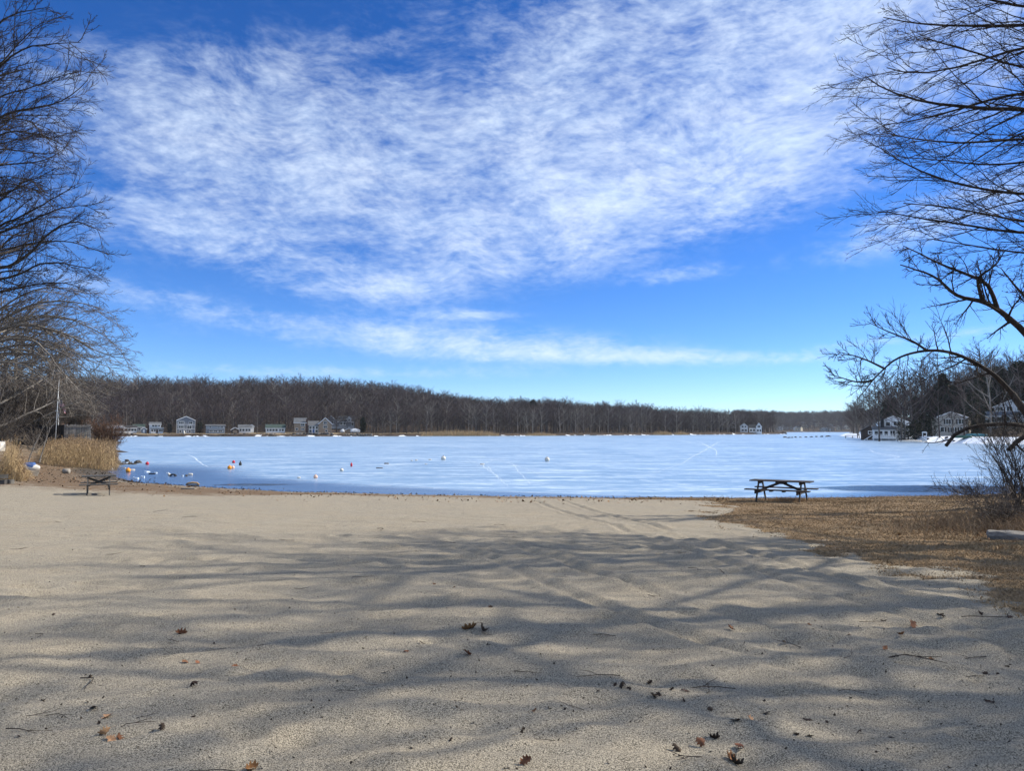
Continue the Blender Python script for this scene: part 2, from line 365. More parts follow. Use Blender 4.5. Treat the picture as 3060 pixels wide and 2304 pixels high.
def far_h(x, y):
    x = np.asarray(x, float); y = np.asarray(y, float); sd = lake_sd(x, y)
    base = np.where(sd > 0, 1.3 * sst(0, 3, sd) + .020 * np.minimum(np.maximum(sd, 0), 45), .12 * np.maximum(sd, -20))
    west = np.interp(x, HX, HH) * sst(22, 185, sd) * sst(300, 380, y + .15 * np.abs(x))
    west = west * (1 - sst(250, 320, x - (y - 640) * .25))
    right = (9.0 * sst(8, 60, sd) - .5) * sst(85, 110, x) * sst(560, 380, y)
    far = 30 * sst(15, 260, sd) * sst(800, 1200, y)
    left = 2.0 * sst(5, 60, sd) * sst(-30, -60, x) * sst(330, 250, y)
    h = base + np.maximum.reduce([west, right, far, left])
    return h + sst(1, 30, sd) * 1.2 * fbm(x / 40, y / 40, 3) + sst(50, 160, sd) * sst(330, 400, y) * 7.0 * fbm(x / 75 + 4.3, y / 120 + 2.1, 2)
NX0, NX1, NY0, NY1 = -60.0, 46.0, -24.0, 84.0

def spaced(segs):                                    # [(start, end, step0, step1)...]
    out = []
    for a, b, s0, s1 in segs:
        p = a
        while p < b:
            out.append(p); p += s0 + (s1 - s0) * (p - a) / (b - a)
    out.append(segs[-1][1]); return np.array(out)
def grid(xs, ys):
    X, Y = np.meshgrid(xs, ys); nx, ny = len(xs), len(ys)
    i = np.arange(ny - 1)[:, None] * nx + np.arange(nx - 1)[None, :]
    Fq = np.stack([i, i + 1, i + 1 + nx, i + nx], -1).reshape(-1, 4)
    return X.ravel(), Y.ravel(), Fq
def attr(me, name, a):
    at = me.attributes.new(name, 'FLOAT', 'POINT'); at.data.foreach_set('value', np.asarray(a, np.float32))
def grass_mask(x, y):
    e = 5.75 + .6 * fbm(x * .0 + 3, y * .45, 4) + 1.4 * sst(19, 29, y) - 4.2 * sst(28.8, 31.5, y)
    return sst(-.35, .55, x - e + 1.5 * fbm(x * .9, y * .9, 4))

def ground_material():
    m = bpy.data.materials.new('beach_ground'); m.use_nodes = True; t = m.node_tree; b = t.nodes['Principled BSDF']
    b.inputs['Roughness'].default_value = .95; b.inputs['Specular IOR Level'].default_value = .1
    tc = t.nodes.new('ShaderNodeTexCoord'); v = tc.outputs['Object']
    def A(n):
        a = t.nodes.new('ShaderNodeAttribute'); a.attribute_name = n; return E(t, a.outputs['Fac'])
    g1 = noise(t, v, 105, 3, .75); g2 = noise(t, v, 240, 2, .7); g3 = noise(t, v, 1.1, 4, .55); g4 = noise(t, v, 9, 4, .6)
    grain = ((g1 - .5) * 1.4 + (g2 - .5) * 1.3 + .5).step(.31, .68)
    s = mixc(t, grain, (.040, .036, .029), (.45, .397, .31))
    s = mixc(t, g3.step(.35, .7) * .55, s, mixc(t, grain, (.055, .047, .035), (.48, .405, .295)))
    s = mixc(t, g4.step(.55, .8) * .25, s, (.22, .19, .155))
    gr = noise(t, v, 26, 5, .7).step(.25, .75); gl = noise(t, v, .7, 4, .6).step(.3, .7)
    g = mixc(t, gr, (.15, .107, .065), mixc(t, gl, (.29, .21, .125), (.34, .222, .118)))
    edge = (A('grass') + (noise(t, v, 5, 5, .7) - .5) * .9).step(.35, .65)
    c = mixc(t, edge, s, g)
    wr = noise(t, mapping(t, v, (.5, 2.2, 1)), 1.5, 6, .7)
    wc = mixc(t, noise(t, v, 30, 4, .7).step(.3, .7), (.060, .042, .028), (.24, .165, .105))
    c = mixc(t, (A('wrack') + (wr - .5) * 1.7).step(.42, .62), c, wc)
    mc = mixc(t, noise(t, v, 7, 5, .7).step(.3, .7), (.030, .025, .020), (.125, .105, .082))
    mud = (A('mud') + (noise(t, mapping(t, v, (.6, 1.6, 1)), 1.0, 6, .7) - .5) * 1.2).step(.4, .6)
    c = mixc(t, mud, c, mc)
    t.links.new(c, b.inputs['Base Color'])
    wet = (A('mud') * -.35 + .95); t.links.new(wet.o, b.inputs['Roughness'])
    bn = t.nodes.new('ShaderNodeBump'); bn.inputs['Strength'].default_value = .85; bn.inputs['Distance'].default_value = .012
    hgt = g1 * .7 + g2 * .25 + g4 * 1.2 + gr * edge * 2.0
    t.links.new(hgt.o, bn.inputs['Height']); t.links.new(bn.outputs[0], b.inputs['Normal'])
    return m
def build_ground():
    xs = spaced([(NX0, -12, 1.4, .16), (-12, -5, .17, .066), (-5, 8, .066, .066), (8, 24, .07, .26), (24, NX1, .25, 1.5)])
    ys = spaced([(NY0, 2, 2.0, .12), (2, 12, .055, .07), (12, 36, .07, .17), (36, 50, .16, .4), (50, NY1, .4, 1.2)])
    x, y, f = grid(xs, ys); h = near_h(x, y, True); sd = lake_sd(x, y)
    me = mesh_np('ground', np.stack([x, y, h], 1), f, [ground_material()], True)
    attr(me, 'grass', grass_mask(x, y))
    band = np.exp(-((sd - 1.9 - 2.0 * sst(-5, -18, x)) / (1.1 + 3.2 * sst(-6, -17, x))) ** 2) * sst(9, 6, x) * (.68 + .06 * sst(-4, -14, x))
    left = sst(-15, -22, x) * sst(30, 36, y) * sst(1, 3, sd) * .60
    attr(me, 'wrack', np.maximum(band, left))
    mud = np.exp(-((sd - .15) / .7) ** 2) * sst(8, -6, x) * .85
    mud = np.maximum(mud, sst(4.2, 1.0, sd) * sst(-17, -22, x) * sst(39, 43, y) * .72)
    attr(me, 'mud', np.maximum(mud, sst(-.1, -.6, sd)))
    tag(link('ground', me), kind='structure', label='pale sandy beach with dead brown lawn at its side', cat='ground')
build_ground()

def terrain_material():
    m = bpy.data.materials.new('wood_floor'); m.use_nodes = True; t = m.node_tree; b = t.nodes['Principled BSDF']
    b.inputs['Roughness'].default_value = .95; b.inputs['Specular IOR Level'].default_value = .1
    v = t.nodes.new('ShaderNodeTexCoord').outputs['Object']
    def A(n):
        a = t.nodes.new('ShaderNodeAttribute'); a.attribute_name = n; return E(t, a.outputs['Fac'])
    c = mixc(t, noise(t, v, .25, 6, .65).step(.3, .7), (.034, .026, .021), (.090, .066, .049))
    lawn = (A('lawn') + (noise(t, v, .12, 5, .6) - .5)).step(.4, .6)
    c = mixc(t, lawn, c, mixc(t, noise(t, v, .6, 5, .7), (.17, .125, .075), (.32, .25, .155)))
    sn = (A('snow') + (noise(t, mapping(t, v, (1, 1, 1)), .16, 5, .65) - .5) * 1.5).step(.47, .55)
    c = mixc(t, sn, c, (.82, .86, .92))
    t.links.new(c, b.inputs['Base Color']); return m
def build_terrain():
    xs = spaced([(-2600, -300, 160, 14), (-300, 84, 5, 4), (84, 180, 2.2, 2.2), (180, 300, 3, 6), (300, 2600, 8, 160)])
    ys = spaced([(-1200, 110, 110, 10), (110, 300, 2.6, 2.6), (300, 700, 3.2, 4.5), (700, 1500, 9, 18), (1500, 4200, 20, 260)])
    x, y, f = grid(xs, ys); h = far_h(x, y); sd = lake_sd(x, y)
    inn = (x > NX0 + 2) & (x < NX1 - 2) & (y > NY0 + 2) & (y < NY1 - 2)
    h = np.where(inn, np.minimum(h, 0) - 4.0, h)
    behind = sst(60, 20, y); h = np.where(~inn, h * (1 - behind) + behind * 1.6, h)
    me = mesh_np('terrain', np.stack([x, y, h], 1), f, [terrain_material()], True)
    attr(me, 'lawn', sst(2, 4, sd) * sst(32, 22, sd) * (.75 * sst(-20, -60, x) * sst(330, 350, y) + .3 * sst(95, 105, x) * sst(500, 400, y)))
    snow = np.where((x > .40 * y) & (y < 560) & (y > 120), 1.2 * sst(13, 3, sd), .50 * sst(2.4, .8, sd)) * sst(-6, -1, sd)
    attr(me, 'snow', snow)
    tag(link('terrain', me), kind='structure', label='leaf-covered wooded hillside rising behind the lake', cat='hillside')
build_terrain()

def ice_material():
    m = bpy.data.materials.new('lake_ice'); m.use_nodes = True; t = m.node_tree; b = t.nodes['Principled BSDF']
    v = t.nodes.new('ShaderNodeTexCoord').outputs['Object']
    def A(n):
        a = t.nodes.new('ShaderNodeAttribute'); a.attribute_name = n; return E(t, a.outputs['Fac'])
    big = noise(t, mapping(t, v, (.6, 1.0, 1)), .045, 6, .6)
    mid = noise(t, mapping(t, v, (.30, 1.0, 1), (0, 0, .10)), .55, 7, .68)
    fine = noise(t, mapping(t, v, (.45, 1.0, 1), (0, 0, -.12)), 2.2, 6, .7)
    f = ((big - .5) * .9 + (mid - .5) * .9 + (fine - .5) * .6 + .5)
    c = mixc(t, f.step(.2, .8), (.14, .245, .39), (.30, .42, .56))
    st1 = noise(t, mapping(t, v, (.06, 1.0, 1), (0, 0, .03)), 1.1, 5, .7)
    frost = ((mid * .5 + fine * .5 + st1 * .35).step(.66, .80) * .8)
    c = mixc(t, frost, c, (.62, .71, .78))
    thin = (A('thin') + (mid - .5) * .9 + (big - .5) * .9 + (fine - .5) * .3).step(.18, .85)
    c = mixc(t, thin * .93, c, (.050, .085, .175))
    op = (A('open') + (mid - .5) * 1.0 + (fine - .5) * .5).step(.40, .58)
    c = mixc(t, op, c, (.012, .018, .028))
    t.links.new(c, b.inputs['Base Color'])
    rg = ((fine - .5) * .22 + .33) + thin * -.14 + op * -.10
    t.links.new(rg.m('MAXIMUM', .07).o, b.inputs['Roughness']); b.inputs['Specular IOR Level'].default_value = .5; b.inputs['IOR'].default_value = 1.31
    bn = t.nodes.new('ShaderNodeBump'); bn.inputs['Strength'].default_value = .25; bn.inputs['Distance'].default_value = .02
    t.links.new((fine * (op * 10.0 + .6)).o, bn.inputs['Height']); t.links.new(bn.outputs[0], b.inputs['Normal'])
    return m
def build_lake():
    xs = spaced([(-330, -60, 9, 1.2), (-60, 60, .7, .7), (60, 300, 1.2, 8), (300, 900, 12, 60)])
    ys = spaced([(27, 60, .4, .6), (60, 160, .8, 4), (160, 700, 5, 12), (700, 1600, 20, 60)])
    x, y, f = grid(xs, ys); sd = -lake_sd(x, y)
    me = mesh_np('lake_ice', np.stack([x, y, 0 * x], 1), f, [ice_material()], False)
    w = np.interp(x, [-40, -26, -16, -6, 4, 10, 16, 24, 40], [8, 11, 7.5, 5.0, 1.9, 1.0, 3.0, 6, 5])
    thin = sst(1.7, .25, sd / w) * sst(80, 48, y + .3 * (x + 30)) * 1.0
    attr(me, 'thin', thin)
    op = 1.5 * np.exp(-((x - 21.5) / 5.0) ** 2 - ((y - 38.3) / 2.2) ** 2) + .7 * np.exp(-((x + 14.5) / 3.0) ** 2 - ((y - 41) / 1.0) ** 2) + .35 * sst(.9, .2, sd) * sst(4, -6, x) * (y < 60)
    attr(me, 'open', op)
    o = tag(link('lake_ice', me), kind='structure', label='frozen lake of pale blue ice, dark where it thins by the beach', cat='ice')
    return o
lake = build_lake()

def strip(px_pts, w0, w1, seed, z=.004, jit=.35):
    """a broken white mark in the ice, laid through points of its surface"""
    r = np.random.default_rng(seed)
    p = np.array([onz(a, b)[:2] for a, b in px_pts]); L = np.concatenate(([0], np.cumsum(np.hypot(*np.diff(p, axis=0).T))))
    n = max(6, int(len(px_pts) * 9)); s = np.linspace(0, L[-1], n)
    q = np.stack([np.interp(s, L, p[:, 0]), np.interp(s, L, p[:, 1])], 1)
    for _ in range(2): q[1:-1] = (q[:-2] + 2 * q[1:-1] + q[2:]) / 4
    t = np.gradient(q, axis=0); t /= np.linalg.norm(t, axis=1)[:, None] + 1e-9; nn = np.stack([-t[:, 1], t[:, 0]], 1)
    q += nn * r.normal(0, .06, (n, 1))
    w = .5 * np.interp(np.linspace(0, 1, n), [0, .5, 1], [w0, w1, w0]) * r.uniform(1 - jit, 1 + jit, n); w[0] *= .2; w[-1] *= .2
    a, b = q + nn * w[:, None] / 2, q - nn * w[:, None] / 2
    V = np.zeros((2 * n, 3)); V[0::2, :2] = a; V[1::2, :2] = b; V[:, 2] = z
    i = np.arange(n - 1) * 2; Fq = np.stack([i + 1, i + 3, i + 2, i], 1)
    return link('crack', mesh_np('crack', V, Fq, [M['frost']]), lake)
CR = [([(560, 1358), (585, 1370), (600, 1385), (622, 1396)], .12, .32), ([(440, 1388), (560, 1390), (700, 1392)], .05, .16), ([(280, 1314), (520, 1315), (860, 1315)], .2, .7),
      ([(1250, 1310), (1300, 1320), (1420, 1345), (1560, 1340), (1600, 1320)], .1, .35), ([(1340, 1368), (1430, 1385), (1480, 1420), (1520, 1455)], .05, .13),
      ([(1390, 1372), (1460, 1395), (1500, 1440)], .05, .12), ([(1430, 1365), (1530, 1385), (1585, 1450)], .05, .13), ([(1480, 1370), (1570, 1400), (1660, 1440)], .05, .10),
      ([(1010, 1412), (1180, 1420), (1420, 1428)], .05, .12), ([(880, 1395), (1060, 1393), (1300, 1395)], .05, .12), ([(1600, 1330), (1640, 1318), (1780, 1308)], .15, .45),
      ([(1400, 1400), (1440, 1392), (1470, 1375), (1500, 1368), (1570, 1360)], .04, .10), ([(2080, 1316), (2140, 1345), (2140, 1365)], .12, .35),
      ([(1940, 1420), (2040, 1385), (2140, 1325), (2170, 1312)], .1, .3), ([(1990, 1312), (2080, 1325), (2140, 1340)], .2, .4), ([(2060, 1360), (2110, 1372), (2180, 1371)], .06, .18),
      ([(2420, 1440), (2600, 1432), (2760, 1428)], .04, .12), ([(1500, 1437), (1640, 1448), (1720, 1452)], .03, .09), ([(1560, 1475), (1850, 1461), (2050, 1463)], .03, .07),
      ([(900, 1352), (1000, 1356), (1110, 1352)], .08, .2), ([(2560, 1340), (2600, 1344), (2610, 1352), (2690, 1365), (2640, 1378)], .1, .3), ([(1000, 1330), (1250, 1326), (1500, 1331)], .1, .3),
      ([(700, 1338), (860, 1341), (1020, 1337)], .1, .25), ([(1760, 1385), (1900, 1382), (2030, 1386)], .05, .15), ([(2300, 1372), (2450, 1368), (2600, 1371)], .06, .18)]
for i, (p, a, b) in enumerate(CR): strip(p, a, b, 100 + i, .004 + .0015 * (i % 4))
# ------------------------------------------------------------------ bare trees
def tubes(pts, rad, sides):
    """pts (B,n,3), rad (B,n) -> verts, quads"""
    B, n, _ = pts.shape
    T = np.gradient(pts, axis=1); T /= np.linalg.norm(T, axis=2, keepdims=True) + 1e-9
    d = pts[:, -1] - pts[:, 0]; ref = np.zeros((B, 3)); ref[np.arange(B), np.abs(d).argmin(1)] = 1
    U = np.cross(T, ref[:, None, :]); U /= np.linalg.norm(U, axis=2, keepdims=True) + 1e-9; W = np.cross(T, U)
    a = np.arange(sides) * 2 * np.pi / sides
    V = pts[:, :, None, :] + rad[:, :, None, None] * (U[:, :, None, :] * np.cos(a)[None, None, :, None] + W[:, :, None, :] * np.sin(a)[None, None, :, None])
    k = np.arange(sides); k2 = (k + 1) % sides
    base = (np.arange(B) * n * sides)[:, None, None] + (np.arange(n - 1) * sides)[None, :, None]
    Q = np.stack([base + k, base + k2, base + sides + k2, base + sides + k], -1).reshape(-1, 4)
    return V.reshape(-1, 3), Q
def blades(pts, wid):
    """flat thin ribbons for the very finest twigs: pts (B,n,3), wid (B,)"""
    B, n, _ = pts.shape
    d = pts[:, -1] - pts[:, 0]; r = RNG.normal(size=(B, 3)); s = np.cross(d, r); s /= np.linalg.norm(s, axis=1, keepdims=True) + 1e-9
    w = np.linspace(1, .35, n)[None, :, None] * wid[:, None, None] * s[:, None, :]
    V = np.stack([pts + w, pts - w], 2).reshape(-1, 3)
    base = (np.arange(B) * n * 2)[:, None] + (np.arange(n - 1) * 2)[None, :]
    return V, np.stack([base, base + 1, base + 3, base + 2], -1).reshape(-1, 4)
def joinvf(parts):
    vs, fs, o = [], [], 0
    for v, f in parts: vs.append(v); fs.append(f + o); o += len(v)
    return np.concatenate(vs), np.concatenate(fs)
def resample(p, n):
    p = np.asarray(p, float); L = np.concatenate(([0], np.cumsum(np.linalg.norm(np.diff(p, axis=0), axis=1)))); s = np.linspace(0, L[-1], n)
    q = np.stack([np.interp(s, L, p[:, i]) for i in range(3)], 1)
    for _ in range(2): q[1:-1] = (q[:-2] + 2 * q[1:-1] + q[2:]) / 4
    return q
def grow(pts, rad, k, ratio, ang, n, wander, up, rng, tmin=.2, rk=.55, rmin=.003, lmax=1e9, tip=.25):
    """k child branches on every branch"""
    B, m, _ = pts.shape
    L = np.linalg.norm(np.diff(pts, axis=1), axis=2).sum(1)
    t = (tmin + (1 - tmin) * (np.arange(k)[None, :] + rng.random((B, k))) / k).clip(0, .985)
    idx = t * (m - 1); i0 = np.floor(idx).astype(int).clip(0, m - 2); fr = (idx - i0)[..., None]
    b = np.arange(B)[:, None]
    p0 = pts[b, i0] * (1 - fr) + pts[b, i0 + 1] * fr
    r0 = rad[b, i0] * (1 - fr[..., 0]) + rad[b, i0 + 1] * fr[..., 0]
    tan = pts[b, i0 + 1] - pts[b, i0]; tan /= np.linalg.norm(tan, axis=2, keepdims=True) + 1e-9
    rnd = rng.normal(size=(B, k, 3)); perp = np.cross(tan, rnd); perp /= np.linalg.norm(perp, axis=2, keepdims=True) + 1e-9
    an = np.radians(ang) * rng.uniform(.65, 1.3, (B, k))[..., None]
    d = tan * np.cos(an) + perp * np.sin(an); d[..., 2] += up; d /= np.linalg.norm(d, axis=2, keepdims=True)
    ln = np.minimum(L[:, None] * ratio * (1 - .55 * t) * rng.uniform(.6, 1.35, (B, k)), lmax)
    N = B * k; d = d.reshape(N, 3); p = p0.reshape(N, 3); ln = ln.reshape(N); out = np.empty((N, n, 3)); out[:, 0] = p
    for j in range(1, n):
        d = d + rng.normal(size=(N, 3)) * wander; d[:, 2] += up * .25; d /= np.linalg.norm(d, axis=1, keepdims=True)
        p = p + d * (ln / (n - 1))[:, None]; out[:, j] = p
    rr = np.maximum(r0.reshape(N) * rk, rmin)[:, None] * np.linspace(1, tip, n)[None, :]
    return out, np.maximum(rr, rmin * .6)

def near_limb(parent, path, r0, r1, rng, mats, lv=((11, .42, 45), (8, .5, 42), (6, .55, 40)), up=.12, rmin=.006, wob=.03, tmin=.15, n=16):
    """one limb given by its course, with everything that grows on it; returns the limb object"""
    q = resample(path, n); L = np.linalg.norm(np.diff(q, axis=0), axis=1).sum(); q[1:] += rng.normal(size=(n - 1, 3)) * wob * L / n
    pts = q[None]; rad = np.linspace(r0, r1, n)[None]
    wood = [tubes(pts, rad, 7)]; tw = []; cur = (pts, rad)
    for i, (k, ratio, ang) in enumerate(lv):
        cur = grow(*cur, k, ratio, ang, 7 if i == 0 else (6 if i == 1 else 4), (.10 if i == 0 else .12), up, rng, tmin if i == 0 else .12, .5, rmin * (2.2 if i == 0 else (1.4 if i == 1 else 1)))
        (wood if i == 0 else tw).append(tubes(*cur, 4 if i == 0 else 3) if i < 2 or rmin < .005 else blades(cur[0], cur[1][:, 0]))
    V, Fq = joinvf(wood); lo = link('limb', mesh_np('limb', V, Fq, [mats[0]], True), parent)
    V, Fq = joinvf(tw); tag(link('twigs', mesh_np('twigs', V, Fq, [mats[1]]), lo), kind='stuff')
    return lo
def trunk_part(parent, path, r0, r1, m, n=14, wob=.12, rng=RNG, name='trunk'):
    q = resample(path, n); q[1:] += rng.normal(size=(n - 1, 3)) * wob * r0
    rad = np.linspace(r0, r1, n); rad[0] *= 1.35; rad[1] *= 1.1
    V, Fq = tubes(q[None], rad[None], 10)
    link(name, mesh_np(name, V, Fq, [m], True), parent); return q
def full_tree(name, base, H, label, rng, nlimb=9, r0=.32, spread=.45, lv=((9, .45, 45), (7, .5, 42), (5, .55, 40)), mats=None, lean=(0, 0), group=None, zmin=.28, up=.14, rmin=.006):
    mats = mats or (M['bark'], M['twig'])
    e = empty(name, base, 0, label, 'tree', group)
    top = np.array((lean[0], lean[1], H * .93)); path = [np.zeros(3) - (0, 0, .3), top * .35 + rng.normal(size=3) * .2, top * .7 + rng.normal(size=3) * .4, top]
    q = trunk_part(e, path, r0, .04, mats[0], rng=rng)
    for i in range(nlimb):
        f = zmin + (.9 - zmin) * (i + rng.random() * .6) / nlimb; a = i * 2.4 + rng.random(); ii = f * (len(q) - 1); j = int(ii)
        s = q[j] * (1 - ii + j) + q[j + 1] * (ii - j); L = H * spread * (1.15 - .8 * f) * rng.uniform(.8, 1.2)
        d = np.array((math.cos(a), math.sin(a), 0)); p = [s, s + d * L * .4 + (0, 0, L * .22), s + d * L * .75 + (0, 0, L * .42), s + d * L + (0, 0, L * rng.uniform(.45, .7))]
        near_limb(e, p, r0 * .5 * (1.1 - f), .012, rng, mats, lv, up, rmin)
    return e
DARK = (M['bark'], M['twig']); GREY = (M['bark_pale'], M['twig_grey']); PALE = (M['bark_pale'], M['twig_pale'])
rt = np.random.default_rng(11)

# --- right: tall tree whose long limbs reach across the sky (trunk stands outside the frame)
def right_tall_tree():
    base = np.array((19.5, 17.0, float(near_h(19.5, 17.0))))
    e = empty('tall_bare_tree', base, 0, 'tall dark bare tree whose long level limbs reach over the beach above the bush', 'tree')
    q = trunk_part(e, [(0, 0, -.3), (-.2, .1, 5), (.1, 0, 11), (-.2, .2, 19)], .42, .05, M['bark'], rng=rt)
    def pt(px, py, Y): return P(px, py, Y) - base
    def limb(pp, z, r0, Y0=17, lv=None):
        st = np.array((0, 0, z)); pp = [pt(a, b, Y) for a, b, Y in pp]
        near_limb(e, [st] + pp, r0, .011, rt, DARK, lv or ((20, .30, 26), (8, .46, 30), (5, .42, 36)), .0, .0045, .015, .3, 20)
    limb([(3060, 75, 17.5), (2860, 78, 17.8), (2700, 70, 18), (2640, 50, 18.5)], 12.0, .10)
    limb([(3060, 30, 16), (2900, -20, 16), (2750, -60, 16)], 12.6, .10)
    limb([(3060, 126, 16), (2952, 174, 16.2), (2820, 218, 16.4), (2688, 228, 16.6), (2650, 200, 17)], 11.2, .08)
    limb([(3060, 330, 18), (2950, 322, 18.2), (2796, 312, 18.4), (2658, 282, 18.6), (2630, 260, 19), (2585, 225, 19.2)], 9.8, .12)
    limb([(3060, 270, 19), (2940, 300, 19.3), (2784, 354, 19.6), (2650, 372, 20), (2640, 370, 20)], 10.2, .09)
    limb([(3060, 410, 16.5), (2960, 425, 16.5), (2850, 432, 16.5), (2740, 420, 16.6), (2640, 395, 16.8)], 9.0, .08)
    limb([(3060, 582, 17), (2950, 568, 17), (2832, 546, 17.2), (2748, 510, 17.4), (2680, 490, 17.8), (2640, 450, 18)], 7.6, .09)
    limb([(3060, 696, 18), (2988, 696, 18), (2844, 660, 18.3), (2700, 648, 18.6), (2650, 632, 19)], 7.0, .09)
    limb([(3060, 670, 15.5), (2960, 640, 15.6), (2800, 615, 15.8), (2700, 606, 16)], 7.2, .07)
    limb([(3060, 210, 14.5), (2980, 180, 14.3), (2880, 140, 14.2), (2760, 110, 14)], 10.6, .07)
    limb([(3060, 480, 20), (2960, 500, 20.3), (2850, 480, 20.5), (2720, 470, 21)], 8.6, .07)
    limb([(3060, 760, 17), (2970, 745, 17), (2880, 730, 17), (2790, 715, 17.3)], 6.4, .06)
    for a, z, L in ((.3, 7, 8), (1.3, 9, 8), (-.8, 8.5, 8), (-1.6, 7, 7), (-2.1, 10, 8), (2.2, 11, 6.5), (.2, 13, 5.5), (3.0, 14.5, 5), (-2.6, 15.5, 4.5), (-1.2, 16, 4)):   # the side away from the beach and the top
        d = np.array((math.cos(a), math.sin(a), 0)); s = np.array((0, 0, z))
        near_limb(e, [s, s + d * L * .5 + (0, 0, L * .2), s + d * L + (0, 0, L * .4)], .10, .012, rt, DARK, ((8, .42, 42), (6, .5, 40), (4, .5, 40)), .1, .0065)
right_tall_tree()

def right_crooked_tree():
    base = np.array((20.2, 24.2, float(near_h(20.2, 24.2))))
    e = empty('crooked_bare_tree', base, 0, 'bare tree with crooked thick limbs below the long level limbs', 'tree')
    def pt(px, py, Y): return P(px, py, Y) - base
    trunk_part(e, [(0, 0, -.3), (-.4, -.1, 2.2), (-1.6, -.2, 4.6), pt(3110, 1050, 24)], .30, .17, M['bark'], rng=rt)
    lv = ((15, .30, 50), (8, .48, 40), (6, .45, 36))
    s = pt(3110, 1050, 24)
    near_limb(e, [s, pt(3054, 984, 24), pt(2976, 918, 24), pt(2934, 897, 24), pt(2856, 888, 24), pt(2808, 834, 24.2), pt(2770, 815, 24.4), pt(2690, 790, 24.6)], .12, .018, rt, DARK, lv, .04, .0065, .02, .2, 22)
    near_limb(e, [pt(2980, 920, 24), pt(2960, 860, 24), pt(2940, 838, 24.1), pt(2910, 828, 24.2), pt(2802, 786, 24.4), pt(2748, 756, 24.5), pt(2700, 735, 24.6)], .075, .014, rt, DARK, lv, .05, .0065, .02, .2, 20)
    near_limb(e, [pt(2934, 897, 24), pt(2922, 850, 23.9), pt(2918, 830, 23.8), pt(2980, 790, 23.5), pt(3000, 750, 23.4)], .06, .012, rt, DARK, lv, .06, .0065, .02, .2)
    near_limb(e, [s, pt(3075, 900, 24.5), pt(3030, 850, 24.8), pt(2990, 800, 25)], .10, .014, rt, DARK, lv, .06, .0065)
    near_limb(e, [s, s + np.array((1.5, .5, 2.0)), s + np.array((3.2, 1, 3.6))], .13, .014, rt, DARK, lv, .08, .0065)
right_crooked_tree()

def right_arching_tree():
    base = np.array((18.0, 22.2, float(near_h(18.0, 22.2))))
    e = empty('leaning_bare_tree', base, 0, 'leaning bare tree whose long bough arches low over the ice', 'tree')
    def pt(px, py, Y): return P(px, py, Y) - base
    trunk_part(e, [(0, 0, -.3), (-.9, -.1, 1.0), pt(3060, 1236, 22), pt(3024, 1176, 22)],   .19, .095, M['bark'], rng=rt)
    lv = ((20, .26, 55), (9, .62, 36), (4, .6, 32))
    near_limb(e, [pt(3024, 1176, 22), pt(2975, 1122, 22), pt(2921, 1087, 22), pt(2867, 1060, 22), pt(2813, 1047, 22), pt(2772, 1046, 22), pt(2709, 1058, 22), pt(2663, 1079, 22.1),
                  pt(2639, 1106, 22.2), pt(2601, 1141, 22.3), pt(2587, 1168, 22.4), pt(2566, 1188, 22.5)], .072, .012, rt, DARK, lv, .10, .006, .006, .15, 30)
    near_limb(e, [pt(2603, 1139, 22.3), pt(2577, 1142, 22.2), pt(2552, 1141, 22.1), pt(2509, 1127, 22), pt(2480, 1118, 22)], .035, .008, rt, DARK, ((10, .55, 45), (8, .62, 36), (3, .6, 32)), .10, .005, .01)
    near_limb(e, [pt(2770, 1048, 22), pt(2730, 1020, 22), pt(2690, 1005, 22), pt(2640, 985, 22.3), pt(2590, 960, 22.5)], .04, .008, rt, DARK, ((10, .55, 45), (8, .62, 36), (3, .6, 32)), .14, .005, .01)
    near_limb(e, [pt(2640, 1100, 22.2), pt(2600, 1080, 22), pt(2560, 1065, 21.8), pt(2500, 1050, 21.6)], .035, .008, rt, DARK, ((10, .55, 45), (8, .62, 36), (3, .6, 32)), .10, .005, .01)
    # broken low boughs
    for p, r in (([(3060, 1262, 20), (2980, 1268, 20), (2894, 1271, 20), (2845, 1285, 20), (2829, 1309, 20), (2826, 1333, 20)], .06), ([(3090, 1280, 19), (3057, 1298, 19), (3030, 1318, 19), (3014, 1345, 19)], .075)):
        near_limb(e, [np.array((-.9, -.2, 1.1))] + [pt(*a) for a in p], r * 1.2, r * .75, rt, DARK, ((5, .35, 60), (5, .5, 46), (4, .5, 42)), .15, .006, .01)
right_arching_tree()
# trees farther along the right side of the beach: their shadows cross the sand
full_tree('beach_tree', (26, 13.5, float(near_h(26, 13.5))), 19, 'bare tree beside the beach behind the tall level-limbed tree', rt, 12, .42, .5)
full_tree('shade_tree', (20.5, 11.5, float(near_h(20.5, 11.5))), 16, 'bare tree beside the sand between two taller bare trees', rt, 12, .34, .5)
SHADE = full_tree('shade_tree', (22.5, 7.5, float(near_h(22.5, 7.5))), 18, 'bare tree at the side of the sand nearer than the bush', rt, 15, .40, .5, lv=((10, .45, 45), (8, .5, 42), (5, .55, 40)), rmin=.009)

def copy_tree(o, loc, rz, label, s=1.0):
    c = o.copy(); col.objects.link(c); c.location = loc; c.rotation_euler = (0, 0, rz); c.scale = (s, s, s); c['label'] = label
    for ch in list(o.children):
        d = ch.copy(); col.objects.link(d); d.parent = c
        for g in list(ch.children):
            h = g.copy(); col.objects.link(h); h.parent = d
    return c
for x_, y_, rz_, s_, lb_ in ((17.5, 8.2, 1.0, 1.1, 'bare tree beside the sand standing forward of the row'), (19.8, 13.2, 2.3, 1.2, 'bare tree close beside the tall level-limbed tree')):
    copy_tree(SHADE, (x_, y_, float(near_h(x_, y_))), rz_, lb_, s_)
